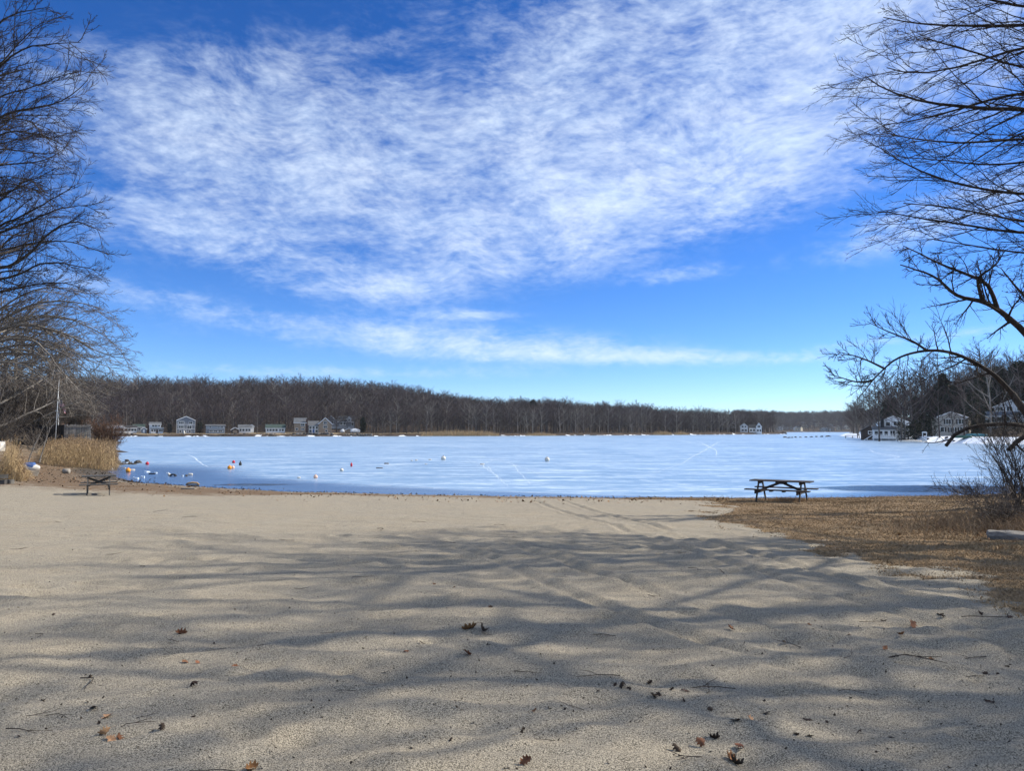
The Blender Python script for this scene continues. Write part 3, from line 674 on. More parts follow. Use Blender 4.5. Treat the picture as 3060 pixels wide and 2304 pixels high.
# --- left: three trees whose limbs come in over the reeds
def left_tree(name, label, X, Y, H, r, limbs, extra, seed, mats=DARK, rmin=.010):
    rg = np.random.default_rng(seed); base = np.array((X, Y, max(.3, float(near_h(X, Y))))); e = empty(name, base, 0, label, 'tree')
    q = trunk_part(e, [(0, 0, -.4), (.2, 0, H * .35), (-.2, .2, H * .7), (.3, 0, H)], r, .05, mats[0], rng=rg)
    for z, r0, pp in limbs:
        near_limb(e, [np.array((0, 0, z))] + [P(a, b, yy) - base for a, b, yy in pp], r0, .016, rg, mats, ((15, .36, 34), (9, .48, 34), (6, .45, 36)), .05, rmin, .03, .2, 18)
    for a, z, L in extra:
        d = np.array((math.cos(a), math.sin(a), 0)); s = np.array((0, 0, z))
        near_limb(e, [s, s + d * L * .5 + (0, 0, L * .22), s + d * L + (0, 0, L * .5)], r * .35, .016, rg, mats, ((8, .45, 42), (6, .5, 40), (5, .5, 40)), .08, rmin)
    return e
def lz(Y, py): return CAMZ + (HY - py) / F * Y
LT1 = left_tree('tall_lakeside_tree', 'tallest bare tree above the reeds, its crown reaching the top of the sky', -33.5, 41, 27, .45,
          [(lz(41, 520) - .6, .12, [(20, 330, 41), (120, 320, 41), (180, 308, 41), (215, 290, 41), (262, 235, 41)]),
           (lz(41, 420) - .6, .11, [(0, 200, 40), (60, 140, 40), (140, 130, 40), (240, 125, 40)]),
           (lz(41, 300) - .6, .10, [(0, 60, 42), (60, 30, 42), (150, 22, 42)]),
           (lz(41, 560) - .6, .10, [(0, 395, 40), (70, 385, 40), (130, 410, 40), (190, 430, 40)]),
           (lz(41, 480) - .6, .10, [(0, 280, 43), (90, 265, 43), (160, 230, 43), (230, 215, 43)]),
           (lz(41, 380) - .6, .10, [(-60, 250, 39), (10, 180, 39), (90, 90, 39), (130, 60, 39)]),
           (lz(41, 600) - .6, .09, [(-20, 440, 42), (60, 450, 42), (140, 462, 42)]),
           (lz(41, 560) - .6, .09, [(-40, 360, 38), (30, 345, 38), (100, 360, 38), (150, 385, 38)])],
          [(2, 8, 8), (3.2, 10, 8), (4, 12, 7), (1.4, 17, 6), (3, 20, 6), (5, 22, 5), (.5, 22, 5), (-.9, 11, 6)], 31)
LT2 = left_tree('broad_lakeside_tree', 'broad bare tree above the reeds with fanning grey limbs', -39.5, 52, 24, .42,
          [(lz(52, 820) - .6, .16, [(30, 800, 52), (90, 760, 52), (150, 690, 52), (220, 650, 52), (310, 695, 52)]),
           (lz(52, 720) - .6, .12, [(40, 660, 51), (110, 620, 51), (180, 580, 51), (238, 545, 51)]),
           (lz(52, 860) - .6, .12, [(40, 830, 53), (130, 780, 53), (220, 790, 53), (318, 815, 53)]),
           (lz(52, 700) - .6, .11, [(0, 600, 50), (60, 545, 50), (120, 530, 50), (170, 500, 50)]),
           (lz(52, 780) - .6, .11, [(40, 740, 54), (120, 720, 54), (210, 720, 54), (300, 750, 54)]),
           (lz(52, 900) - .6, .11, [(20, 870, 50), (100, 850, 50), (190, 840, 50), (270, 870, 50)]),
           (lz(52, 740) - .6, .11, [(20, 690, 53), (90, 660, 53), (180, 620, 53), (270, 610, 53), (300, 640, 53)])],
          [(2, 8, 8), (3.4, 9, 8), (4.2, 10, 7), (1.2, 14, 6), (3, 16, 6), (5, 15, 6), (.2, 18, 5), (-.6, 8, 7)], 32)
LT3 = left_tree('drooping_lakeside_tree', 'wide low bare tree whose drooping pale boughs hang over the fence', -48, 64, 17, .5,
          [(lz(64, 1090) - .6, .20, [(-20, 990, 64), (60, 965, 64), (160, 985, 63), (230, 1010, 63), (300, 1060, 63), (372, 1072, 63)]),
           (lz(64, 1100) - .6, .16, [(20, 1010, 62), (100, 1010, 62), (150, 1060, 61), (180, 1110, 61), (250, 1180, 61)]),
           (lz(64, 1060) - .6, .14, [(30, 940, 65), (120, 900, 65), (220, 900, 65), (300, 920, 65), (350, 950, 65)]),
           (lz(64, 1120) - .6, .14, [(30, 1030, 64), (130, 1030, 64), (220, 1070, 64), (280, 1130, 64), (330, 1150, 64)]),
           (lz(64, 1040) - .6, .13, [(30, 900, 62), (110, 860, 62), (200, 855, 62), (260, 880, 62)]),
           (lz(64, 1130) - .6, .12, [(20, 1080, 60), (90, 1090, 60), (150, 1150, 60), (210, 1190, 60)]),
           (lz(64, 1080) - .6, .13, [(20, 970, 66), (140, 940, 66), (250, 965, 66), (340, 1020, 66), (365, 1050, 66)]),
           (lz(64, 1120) - .6, .12, [(20, 1050, 63), (120, 1060, 63), (200, 1120, 63), (235, 1170, 62), (300, 1200, 62)])],
          [(2, 5, 7), (3.2, 6, 7), (4.2, 7, 6), (1.2, 9, 6), (3, 11, 5), (5, 10, 5), (.4, 11, 5), (-.7, 5, 7)], 33, PALE, .011)
copy_tree(LT1, (-40.5, 49, .8), .25, 'tall bare tree close behind the tallest one above the reeds', 1.0); copy_tree(LT2, (-47.5, 60, 1.2), -.2, 'broad bare tree half hidden behind the fanning grey limbs', 1.05); copy_tree(LT3, (-56, 73, 1.4), .3, 'low spreading bare tree behind the drooping pale boughs', 1.05)
LK = []
for px_, Y_, H_, lb_ in ((-20, 84, 18, 'bare grey tree behind the left end of the dark fence'), (40, 90, 17, 'bare grey tree behind the middle of the dark fence'), (95, 96, 15, 'bare grey tree behind the brown-roofed shed'), (150, 108, 14, 'bare grey tree standing behind the flagpole'), (215, 128, 13, 'bare grey tree behind the small cream shed')):
    if len(LK) < 2: LK.append(full_tree('lakeside_tree', ((px_ - CX) / F * Y_, Y_, 1.6), H_, lb_, rt, 15, .34, .5, mats=GREY, rmin=.016, lv=((11, .45, 45), (9, .5, 42), (6, .55, 40)), zmin=.10))
    else: copy_tree(LK[int(px_) % 2], ((px_ - CX) / F * Y_, Y_, 1.6), px_ * .07, lb_, H_ / 17.5)

def shrub(name, label, base, stems, H, spread, mats, rng, lv, r0=.02, rmin=.004, up=.1, lean=(0, 0), cat='shrub', group=None):
    e = empty(name, base, 0, label, cat, group); pts = []
    for i in range(stems):
        a = rng.uniform(0, 2 * math.pi); s = spread * math.sqrt(rng.random()); h = H * rng.uniform(.6, 1.05)
        b0 = np.array((rng.normal() * .12 * spread, rng.normal() * .12 * spread, -.1))
        tip = np.array((math.cos(a) * s + lean[0], math.sin(a) * s + lean[1], h)); midp = b0 + (tip - b0) * .5 + np.array((-.1 * math.cos(a) * s, -.1 * math.sin(a) * s, .08 * h))
        pts.append(resample([b0, midp, tip], 9))
    cur = (np.array(pts) + rng.normal(size=(stems, 9, 3)) * .02 * spread, np.linspace(1, .25, 9)[None] * r0 * rng.uniform(.6, 1.2, (stems, 1)))
    link('stems', mesh_np('stems', *tubes(*cur, 5), [mats[0]], True), e); tw = []
    for i, (k, ratio, ang) in enumerate(lv):
        cur = grow(*cur, k, ratio, ang, 6 if i == 0 else 4, .15, up, rng, .15, .55, rmin * (1.5 if i == 0 else 1)); tw.append(tubes(*cur, 3) if i == 0 else blades(cur[0], cur[1][:, 0]))
    V, Fq = joinvf(tw); tag(link('twigs', mesh_np('twigs', V, Fq, [mats[1]]), e), kind='stuff'); return e
shrub('bare_bush', 'dense bare bush of thin dark stems at the edge of the dead lawn', (12.75, 18.6, float(near_h(12.75, 18.6))), 32, 2.9, 1.15, (M['bark'], M['twig_grey']), rt, ((8, .40, 30), (5, .5, 34), (2, .5, 36)), .015, .0038)
shrub('low_bush', 'low tangled brown bush beside the grey slab', (11.5, 17.4, float(near_h(11.5, 17.4))), 34, .95, 1.2, (M['twig_pale'], M['twig_pale']), rt, ((8, .5, 50), (5, .5, 50)), .009, .004, -.05)
shrub('shore_bush', 'small dark brush along the water left of the bare bush', (17.0, 27.0, float(near_h(17.0, 27.0))), 30, .5, 2.2, DARK, rt, ((7, .45, 45), (4, .5, 45)), .011, .005)
shrub('red_twig_bush', 'large bush of reddish-brown twigs beside the weathered fence', P(322, 1330, 78) * np.array((1, 1, 0)) + (0, 0, .4), 44, 3.7, 2.2, (M['bark'], M['twig_red']), rt, ((10, .42, 36), (7, .5, 40), (4, .5, 40)), .04, .009)
TH = None
for px_, Y_, H_, lb_ in ((30, 88, 1.0, 'tall tangled grey thicket behind the left of the dark fence'), (90, 92, .92, 'tall tangled grey thicket behind the middle of the dark fence'), (150, 96, .85, 'tall tangled grey thicket behind the right of the dark fence'), (225, 100, .77, 'tangled grey thicket behind the weathered fence')):
    at = np.array(((px_ - CX) / F * Y_, Y_, 1.4))
    if TH is None: TH = shrub('thicket', lb_, at, 60, 6.5, 3.4, GREY, rt, ((10, .42, 40), (7, .5, 42), (4, .5, 40)), .035, .014)
    else: copy_tree(TH, [float(v) for v in at], px_ * .05, lb_, H_)
shrub('fence_brush', 'tangle of bare brush in front of the dark fence', P(105, 1340, 66) * np.array((1, 1, 0)) + (0, 0, 1.0), 20, 2.2, 2.6, PALE, rt, ((8, .42, 40), (6, .5, 42)), .022, .008)
shrub('bank_brush', 'tangle of pale bare brush behind the small reed clump', P(-10, 1340, 62) * np.array((1, 1, 0)) + (0, 0, 1.0), 34, 4.2, 2.6, PALE, rt, ((8, .42, 40), (6, .5, 42), (3, .5, 40)), .026, .008)
for pp, lb in (([(86, 1380), (95, 1345), (118, 1300), (134, 1270), (152, 1256)], 'thin pale sapling leaning between the reed beds, the left of the pair'),
               ([(118, 1382), (128, 1345), (140, 1305), (150, 1280), (168, 1258)], 'thin pale sapling leaning against the large reed bed')):
    Y = 52.0; b = P(*pp[0], Y); e = empty('leaning_sapling', b, 0, lb.replace(', the left of the pair', ' beside the blue boat cover'), 'sapling')
    q = trunk_part(e, [P(a, c, Y) - b for a, c in pp], .045, .018, M['bark_pale'], wob=.3)
    near_limb(e, q[5:], .025, .008, rt, PALE, ((8, .5, 40), (5, .5, 40)), .1, .007)

# --- the wood: a few kinds of tree, grown once
def far_proto(seed, H, spread, nl, k1, k2, tw, up=.22, form=.35):
    rg = np.random.default_rng(seed); n = 8
    tr = resample([(0, 0, -.8), (rg.normal() * .3, rg.normal() * .3, H * .4), (rg.normal() * .5, rg.normal() * .5, H * .95)], n)[None]; rr = np.linspace(.26, .05, n)[None]
    L = []
    for i in range(nl):
        f = form + (.93 - form) * i / nl; a = i * 2.4 + rg.random(); ii = f * (n - 1); j = int(ii); s = tr[0, j] * (1 - ii + j) + tr[0, min(j + 1, n - 1)] * (ii - j)
        ln = H * spread * (1.2 - .85 * f) * rg.uniform(.75, 1.2); d = np.array((math.cos(a), math.sin(a), 0))
        L.append(resample([s, s + d * ln * .45 + (0, 0, ln * .3), s + d * ln * .9 + (0, 0, ln * rg.uniform(.6, 1.0))], 6))
    L = np.array(L); LR = np.linspace(.11, .03, 6)[None] * rg.uniform(.7, 1.2, (nl, 1))
    c1 = grow(L, LR, k1, .5, 42, 5, .15, up, rg, .15, .5, .022); c2 = grow(*c1, k2, .55, 40, 4, .14, up, rg, .1, .5, .016)
    top = grow(tr, rr, 6, .16, 40, 5, .15, up, rg, .75, .5, .022); top2 = grow(*top, k2, .55, 40, 4, .14, up, rg, .1, .5, .016)
    trunk = joinvf([tubes(tr, rr, 6), tubes(L, LR, 4)])
    crown = joinvf([tubes(*c1, 3), tubes(*top, 3), blades(c2[0], np.full(len(c2[0]), tw)), blades(top2[0], np.full(len(top2[0]), tw))])
    return trunk, crown
PROTO = []
for i, (H, sp, nl, k1, k2, tw, up, form) in enumerate([(19, .40, 14, 7, 8, .022, .20, .26), (17, .44, 15, 7, 8, .022, .16, .22), (20, .34, 14, 7, 8, .022, .26, .30), (15, .50, 15, 7, 8, .022, .12, .18), (18, .42, 13, 8, 8, .024, .24, .24)]):
    t_, c_ = far_proto(50 + i, H, sp, nl, k1, k2, tw, up, form)
    mt, mc = (M['wood_trunk_pale'], M['wood_twig_pale']) if i == 4 else (M['wood_trunk'], M['wood_twig'])
    V, Fq = joinvf([t_, c_]); whole = mesh_np('wood_tree', V, Fq, [mt, mc], False, np.concatenate([np.zeros(len(t_[1])), np.ones(len(c_[1]))]))
    PROTO.append((mesh_np('trunk', *t_, [mt]), mesh_np('crown', *c_, [mc]), whole))
def needle_proto(seed, H, w, shape, m, n=2600):
    """evergreen: boughs in whorls, each bough a spray of many small leaf faces"""
    rg = np.random.default_rng(seed); tr = np.array([[(0, 0, -.5), (0, 0, H * .5), (.1, 0, H)]]); rr = np.array([[.22, .14, .03]])
    f = rg.random(n) ** .8; a = rg.uniform(0, 2 * math.pi, n) ; a = np.round(a * 9 / (2 * math.pi) + f * 11) * 2 * math.pi / 9 + rg.normal(size=n) * .22
    z = H * (.06 + .94 * f); R = w * (((1 - f) ** .75) if shape == 'cone' else np.sqrt(np.clip(1 - (2 * f - .9) ** 2 * .8, .05, 1))) * (.75 + .35 * np.sin(a * 3 + f * 23))
    r = R * np.sqrt(rg.random(n)); p = np.stack([np.cos(a) * r, np.sin(a) * r, z - r * .18 + rg.normal(size=n) * .12], 1)
    d = np.stack([np.cos(a), np.sin(a), rg.uniform(-.5, .35, n)], 1) + rg.normal(size=(n, 3)) * .35; d /= np.linalg.norm(d, axis=1, keepdims=True); s = np.cross(d, rg.normal(size=(n, 3))); s /= np.linalg.norm(s, axis=1, keepdims=True)
    L = rg.uniform(.28, .62, n)[:, None] * H / 12; W = L * .3
    V = np.stack([p - s * W * .5, p + d * L * .5 - s * W, p + d * L, p + d * L * .5 + s * W], 1).reshape(-1, 3)
    return mesh_np('trunk', *tubes(tr, rr, 6), [M['wood_trunk']]), mesh_np('crown', V, np.arange(n * 4).reshape(-1, 4), [m])
NEED = [needle_proto(81, 13, 3.9, 'cone', M['needles'], 4200), needle_proto(82, 5.5, 2.1, 'round', M['needles_dark'], 3200), needle_proto(83, 16, 3.6, 'round', M['needles'], 5200)]
def plant_tree(kind, x, y, s, label, group, name='wood_tree', rz=None, z=None):
    tr, cr = (PROTO[kind][:2] if kind >= 0 else NEED[-kind - 1])
    e = empty(name, (x, y, float(far_h(x, y)) if z is None else z), random.uniform(0, 6.28) if rz is None else rz, label, 'tree', group); e.scale = (s * random.uniform(.9, 1.1), s * random.uniform(.9, 1.1), s)
    link('trunk', tr, e); link('crown', cr, e); return e

HOUSE_SPOTS = []                                     # (x, y, radius) kept clear of the wood
def clear(px0, px1, Y, dep=9): 
    for px in np.linspace(px0, px1, 4): HOUSE_SPOTS.append(((px - CX) / F * Y, Y + dep * .4, 5.5))
for a, b, Y in ((335, 402, 384), (407, 436, 392), (445, 489, 386), (532, 582, 386), (615, 676, 388), (693, 750, 392), (797, 850, 392), (880, 997, 394), (1020, 1080, 398), (967, 1071, 425), (2180, 2270, 604)): clear(a, b, Y)
for a, b, Y in ((2585, 2622, 232), (2613, 2712, 216), (2795, 2880, 200), (2965, 3070, 212)): clear(a, b, Y, 7)
def plant_wood():
    rg = np.random.default_rng(5); N = 90000
    x = rg.uniform(-420, 330, N); y = rg.uniform(340, 900, N); sd = lake_sd(x, y)
    v = x / y; ok = (sd > 5) & (v > -.72) & (v < .47) & (sd < 300)
    shelf = (x < -78) & (sd < 26); ok &= ~(shelf & (rg.random(N) > .22))
    for hx, hy, hr in HOUSE_SPOTS: ok &= (x - hx) ** 2 + ((y - hy) / 1.3) ** 2 > hr ** 2
    for hx, hy, hr in HOUSE_SPOTS: ok &= ~((np.abs(x - hx * y / hy) < 4.5) & (y < hy) & (y > hy - 14))
    x, y, sd = x[ok], y[ok], sd[ok]
    cell, keep = {}, []
    for i in range(len(x)):                          # at least a few metres apart
        g = 3.9 if sd[i] < 40 else 4.2; kx, ky = int(x[i] // 4), int(y[i] // 4); good = True
        for ax in (-1, 0, 1):
            for ay in (-1, 0, 1):
                for j in cell.get((kx + ax, ky + ay), ()):
                    if (x[i] - x[j]) ** 2 + (y[i] - y[j]) ** 2 < g * g: good = False
        if good: cell.setdefault((kx, ky), []).append(i); keep.append(i)
    x, y, sd = x[keep], y[keep], sd[keep]
    order = np.argsort(sd + .02 * y); z = far_h(x, y)
    front, rest = order[:215], order[215:]
    for i in front:
        k = int(rg.choice([0, 1, 2, 3, 4, 4, 4])); pale = k == 4
        plant_tree(k, x[i], y[i], rg.uniform(.70, 1.05), ('pale grey bare tree' if pale else 'brown bare tree') + ' on the front edge of the wood across the lake', ('pale' if pale else 'brown') + ' trees at the front of the wood', z=z[i])
    # far side of the bay
    M2 = 15000; bx = rg.uniform(330, 1150, M2); by = rg.uniform(1380, 2000, M2); bs = lake_sd(bx, by); v2 = bx / by; ok = (bs > 8) & (v2 > .30) & (v2 < .52) & (bs < 330); ok &= ~((bs < 90) & (rg.random(M2) > .35))
    bx, by = bx[ok], by[ok]
    M3 = 2600; cx = rg.uniform(105, 420, M3); cy = rg.uniform(185, 460, M3); cs = lake_sd(cx, cy); v3 = cx / cy; ok = (cs > 26) & (cs < 150) & (v3 > .47) & (v3 < .85)
    for hx, hy, hr in HOUSE_SPOTS: ok &= (cx - hx) ** 2 + (cy - hy) ** 2 > 90
    ok &= ~((cs < 45) & (rg.random(M3) > .3)); cx, cy = cx[ok], cy[ok]
    X = np.concatenate([x[rest], bx, cx]); Y = np.concatenate([y[rest], by, cy]); Z = far_h(X, Y); n = len(X)
    me = bpy.data.meshes.new('wood'); me.vertices.add(n); me.vertices.foreach_set('co', np.stack([X, Y, Z], 1).astype(np.float32).ravel())
    a = me.attributes.new('kind', 'INT', 'POINT'); a.data.foreach_set('value', rg.choice([0, 1, 2, 3, 0, 1, 2, 3, 4], n).astype(np.int32))
    attr(me, 'turn', rg.uniform(0, 6.28, n)); attr(me, 'size', np.where(rg.random(n) < .25, rg.uniform(.4, .65, n), rg.uniform(.78, 1.05, n)) * (1 + .18 * fbm(X / 22, Y / 22, 2))); me.update()
    o = link('wood', me); tag(o, 'brown leafless wood covering the hills across the lake', 'wood', kind='stuff')
    ng = bpy.data.node_groups.new('wood', 'GeometryNodeTree'); ng.interface.new_socket('Geometry', in_out='INPUT', socket_type='NodeSocketGeometry'); ng.interface.new_socket('Geometry', in_out='OUTPUT', socket_type='NodeSocketGeometry')
    gi, go = ng.nodes.new('NodeGroupInput'), ng.nodes.new('NodeGroupOutput'); iop = ng.nodes.new('GeometryNodeInstanceOnPoints'); m2p = ng.nodes.new('GeometryNodeMeshToPoints')
    ji = ng.nodes.new('GeometryNodeJoinGeometry'); L = ng.links.new
    for k in reversed(range(len(PROTO))):
        po = bpy.data.objects.new('wood_tree_kind', PROTO[k][2]); oi = ng.nodes.new('GeometryNodeObjectInfo'); oi.inputs['Object'].default_value = po; oi.inputs['As Instance'].default_value = True; L(oi.outputs['Geometry'], ji.inputs[0])
    def na(nm, ty):
        q = ng.nodes.new('GeometryNodeInputNamedAttribute'); q.data_type = ty; q.inputs['Name'].default_value = nm; return q.outputs['Attribute']
    cx = ng.nodes.new('ShaderNodeCombineXYZ'); L(na('turn', 'FLOAT'), cx.inputs[2])
    L(gi.outputs[0], m2p.inputs[0]); L(m2p.outputs[0], iop.inputs['Points']); L(ji.outputs[0], iop.inputs['Instance']); iop.inputs['Pick Instance'].default_value = True
    L(na('kind', 'INT'), iop.inputs['Instance Index']); L(cx.outputs[0], iop.inputs['Rotation']); L(na('size', 'FLOAT'), iop.inputs['Scale']); L(iop.outputs[0], go.inputs[0])
    md = o.modifiers.new('wood', 'NODES'); md.node_group = ng
    # trees on the near right bank, each its own
    k = 0; tries = 0; pts = []
    while k < 84 and tries < 6000:
        tries += 1; yy = rg.uniform(165, 400); xx = rg.uniform(100, 260); s_ = float(lake_sd(xx, yy))
        if s_ < 7 or s_ > 70 or xx / yy > .78 or xx / yy < .44: continue
        if any((xx - a) ** 2 + (yy - b) ** 2 < 26 for a, b in pts): continue
        if any((xx - hx) ** 2 + (yy - hy) ** 2 < hr ** 2 * 1.7 for hx, hy, hr in HOUSE_SPOTS): continue
        if s_ < 34 and yy < 240 and any(abs(xx / yy - hx / hy) < .030 and yy < hy + 2 for hx, hy, hr in HOUSE_SPOTS if hy < 240): continue
        pts.append((xx, yy)); k += 1
        plant_tree(int(rg.choice([0, 1, 2, 3])), xx, yy, rg.uniform(.9, 1.5), 'dark bare tree among the white houses on the snowy bank', 'bare trees on the snowy bank')
plant_wood()
for px, Y, k, s, lb in ((2560, 300, 4, .8, 'pale bare tree at the tip of the snowy bank'), (2690, 196, 1, 1.0, 'forked bare tree leaning beside the white house with the deck'), (2845, 181, 3, .55, 'small round-crowned bare tree in front of the beige house'),
                        (2957, 178, 4, 1.15, 'thick pale trunk standing beside the dark hedge on the snowy bank')):
    plant_tree(k, (px - CX) / F * Y, Y, s, lb, None, 'bank_tree')
for px, Y, k, s, lb in ((2625, 205, 2, .9, 'bare tree in front of the deck of the white house'), (2702, 192, 0, .95, 'bare tree between the deck house and the round evergreen'), (2805, 186, 2, .7, 'thin bare tree left of the beige house front'), (2878, 184, 0, .9, 'bare tree at the right corner of the beige house'), (2580, 262, 1, .95, 'bare tree above the white stair'), (2600, 250, 0, 1.0, 'bare tree beside the dark brown cabin')):
    plant_tree(k, (px - CX) / F * Y, Y, s, lb, None, 'bank_tree')
EV = [(-1, 2672, 262, 1.0, 'tall dark conifer behind the white house with the deck'), (-1, 2735, 250, 1.0, 'dark conifer right of the white house with the deck'), (-3, 2790, 246, .9, 'dark pine behind the beige house'), (-1, 2820, 246, 1.5, 'pointed dark conifer topping the trees above the beige house'),
      (-3, 2880, 236, .9, 'dark pine right of the beige house'), (-3, 2935, 232, 1.0, 'dark pine left of the upper white house'), (-3, 2990, 240, 1.1, 'tall dark pine above the upper white house'), (-3, 3050, 236, 1.1, 'tall dark pine behind the upper white house'), (-2, 2732, 199, 1.05, 'round dark evergreen between the deck house and the white lamp post'),
      (-2, 2782, 194, 1.1, 'round dark evergreen beside the beige house'), (-2, 2712, 204, .8, 'small dark evergreen against the deck house'), (-2, 2900, 190, .85, 'dark hedge evergreen beside the beige house'), (-2, 2925, 186, .8, 'dark hedge evergreen at the thick pale trunk'), (-2, 2962, 184, .85, 'dark hedge evergreen below the upper white house'),
      (-2, 3000, 182, .9, 'dark hedge evergreen under the porch of the upper white house'), (-2, 3040, 182, .9, 'dark hedge evergreen at the end of the snowy bank'), (-2, 858 - 350, 388, .9, 'dark evergreen bush left of the grey three-storey house'), (-2, 598, 391, 1.1, 'dark evergreen bush right of the grey three-storey house'), (-3, 1085, 408, .55, 'small green pine beside the wrapped boats'), (-3, 2650, 240, .75, 'dark pine right behind the white house with the deck'), (-2, 2690, 207, 1.0, 'dark evergreen hiding the right corner of the deck house'), (-3, 2850, 230, .95, 'dark pine directly above the beige roof'), (-1, 2910, 214, 1.1, 'pointed dark conifer between the beige and the upper house'), (-3, 1593, 565, 1.15, 'lone pine rising above the hilltop trees')]
for k, px, Y, s, lb in EV: plant_tree(k, (px - CX) / F * Y, Y, s, lb, None, 'evergreen_tree' if k != -2 else 'evergreen_bush')
# ------------------------------------------------------------------ houses
def window(parent, x, z, w, h, y, trim, glass=None, n=1, rz=None):
    """frame of four bars set proud of the wall at depth y (front faces -y), with its panes"""
    f = MB(); b = min(.14, w * .14); yo = y - .06
    f.box(x - w / 2 - b, x + w / 2 + b, yo, y + .02, z + h / 2, z + h / 2 + b).box(x - w / 2 - b, x + w / 2 + b, yo - .03, y + .02, z - h / 2 - b, z - h / 2)
    f.box(x - w / 2 - b, x - w / 2, yo, y + .02, z - h / 2, z + h / 2).box(x + w / 2, x + w / 2 + b, yo, y + .02, z - h / 2, z + h / 2)
    for i in range(1, n): f.box(x - w / 2 + w * i / n - b * .3, x - w / 2 + w * i / n + b * .3, yo, y + .02, z - h / 2, z + h / 2)
    fo = f.build('window', trim, parent)
    for i in range(n): MB().box(x - w / 2 + w * i / n + b * .31 * (i > 0), x - w / 2 + w * (i + 1) / n - b * .31 * (i < n - 1), y - .022, y - .004, z - h / 2 + .003, z + h / 2 - .003).build('pane', glass or M['glass'], fo)
    return fo
def block(e, x0, x1, y0, y1, z0, z1, roof, rh, wm, rm, trim=None, ov=.35, wall_name='wall', base=1.2):
    """walled block with its roof: 'gf' gable to the front, 'gs' ridge along the front, 'shed' slopes forward, 'shedx' slopes to the left, 'flat'"""
    trim = trim or M['white_trim']; w = MB(); xm, ym = (x0 + x1) / 2, (y0 + y1) / 2; zb = z0 - base; th = .16; r = MB()
    if roof == 'gf':
        w.prism([(x0, zb), (x1, zb), (x1, z1), (xm, z1 + rh), (x0, z1)], y0, y1); k = rh / (xm - x0)
        for s, xe in ((1, x0 - ov), (-1, x1 + ov)):
            ze = z1 - ov * k; p = [(xe, ze + .03), (xm, z1 + rh + .03), (xm, z1 + rh + .03 + th), (xe, ze + .03 + th)]
            r.prism(p if s > 0 else p[::-1], y0 - ov, y1 + ov)
        t = MB()
        for xe in (x0 - ov, x1 + ov): t.bar((xe, y0 - ov - .03, z1 - ov * k + .05), (xm, y0 - ov - .03, z1 + rh + .05), .05, .30)
        t.build('bargeboard', trim, e)
    elif roof == 'gs':
        w.box(x0, x1, y0, y1, zb, z1); g = MB()
        g.add([(x0, y0, z1), (x0, y1, z1), (x0, ym, z1 + rh), (x1, y0, z1), (x1, y1, z1), (x1, ym, z1 + rh)], [(0, 2, 1), (3, 4, 5)]); w.v, w.f = w.v + g.v, w.f + [[i + len(w.v) for i in f] for f in g.f]
        k = rh / (ym - y0)
        for ye, s in ((y0 - ov, 1), (y1 + ov, -1)):
            ze = z1 - ov * k; vs = [(x0 - ov, ye, ze + .03), (x1 + ov, ye, ze + .03), (x1 + ov, ym, z1 + rh + .03), (x0 - ov, ym, z1 + rh + .03)]
            vs += [(a, b, c + th) for a, b, c in vs]; r.add(vs, [(0, 3, 2, 1), (4, 5, 6, 7), (0, 1, 5, 4), (1, 2, 6, 5), (2, 3, 7, 6), (3, 0, 4, 7)])
        MB().box(x0 - ov, x1 + ov, y0 - ov - .05, y0 - ov - .005, z1 - ov * k - .08, z1 - ov * k + .17).build('fascia', trim, e)
    elif roof in ('shed', 'shedx', 'flat'):
        za, zc = (z1, z1 + rh) if roof == 'shed' else (z1, z1)
        w.add([(x0, y0, zb), (x1, y0, zb), (x1, y1, zb), (x0, y1, zb), (x0, y0, z1), (x1, y0, z1 + (rh if roof == 'shedx' else 0)), (x1, y1, zc + (rh if roof == 'shedx' else 0)), (x0, y1, zc)],
              [(0, 3, 2, 1), (4, 5, 6, 7), (0, 1, 5, 4), (1, 2, 6, 5), (2, 3, 7, 6), (3, 0, 4, 7)])
        hx = rh if roof == 'shedx' else 0
        vs = [(x0 - ov, y0 - ov, za + .03), (x1 + ov, y0 - ov, za + .03 + hx), (x1 + ov, y1 + ov, zc + .03 + hx), (x0 - ov, y1 + ov, zc + .03)]
        vs += [(a, b, c + th) for a, b, c in vs]; r.add(vs, [(0, 3, 2, 1), (4, 5, 6, 7), (0, 1, 5, 4), (1, 2, 6, 5), (2, 3, 7, 6), (3, 0, 4, 7)])
    w.build(wall_name, wm, e); return r.build('roof', rm, e)
def house(px, Y, label, rz=0.0, name='house', z=None, cat='house'):
    x = (px - CX) / F * Y
    return empty(name, (x, Y, float(far_h(x, Y)) + .15 if z is None else z), -math.atan2(x, Y) + rz, label, cat)
def wins(e, y, lst, trim=None, glass=None):
    for x, z, w, h, n in lst: window(e, x, z, w, h, y, trim or M['white_trim'], glass, n)
def door(e, x, y, h=2.1, w=.95, m=None):
    d = MB().box(x - w / 2, x + w / 2, y - .07, y + .02, .05, h).build('door', m or M['brown_wall'], e); MB().box(x + w * .3, x + w * .36, y - .13, y - .072, 1.0, 1.1).build('handle', M['pole'], d)
def chimney(e, x, y, z0, z1, w=.8, m=None): MB().box(x - w / 2, x + w / 2, y - w / 2, y + w / 2, z0, z1).box(x - w * .6, x + w * .6, y - w * .6, y + w * .6, z1 + .002, z1 + .15).build('chimney', m or M['brick'], e)
W = M['white']

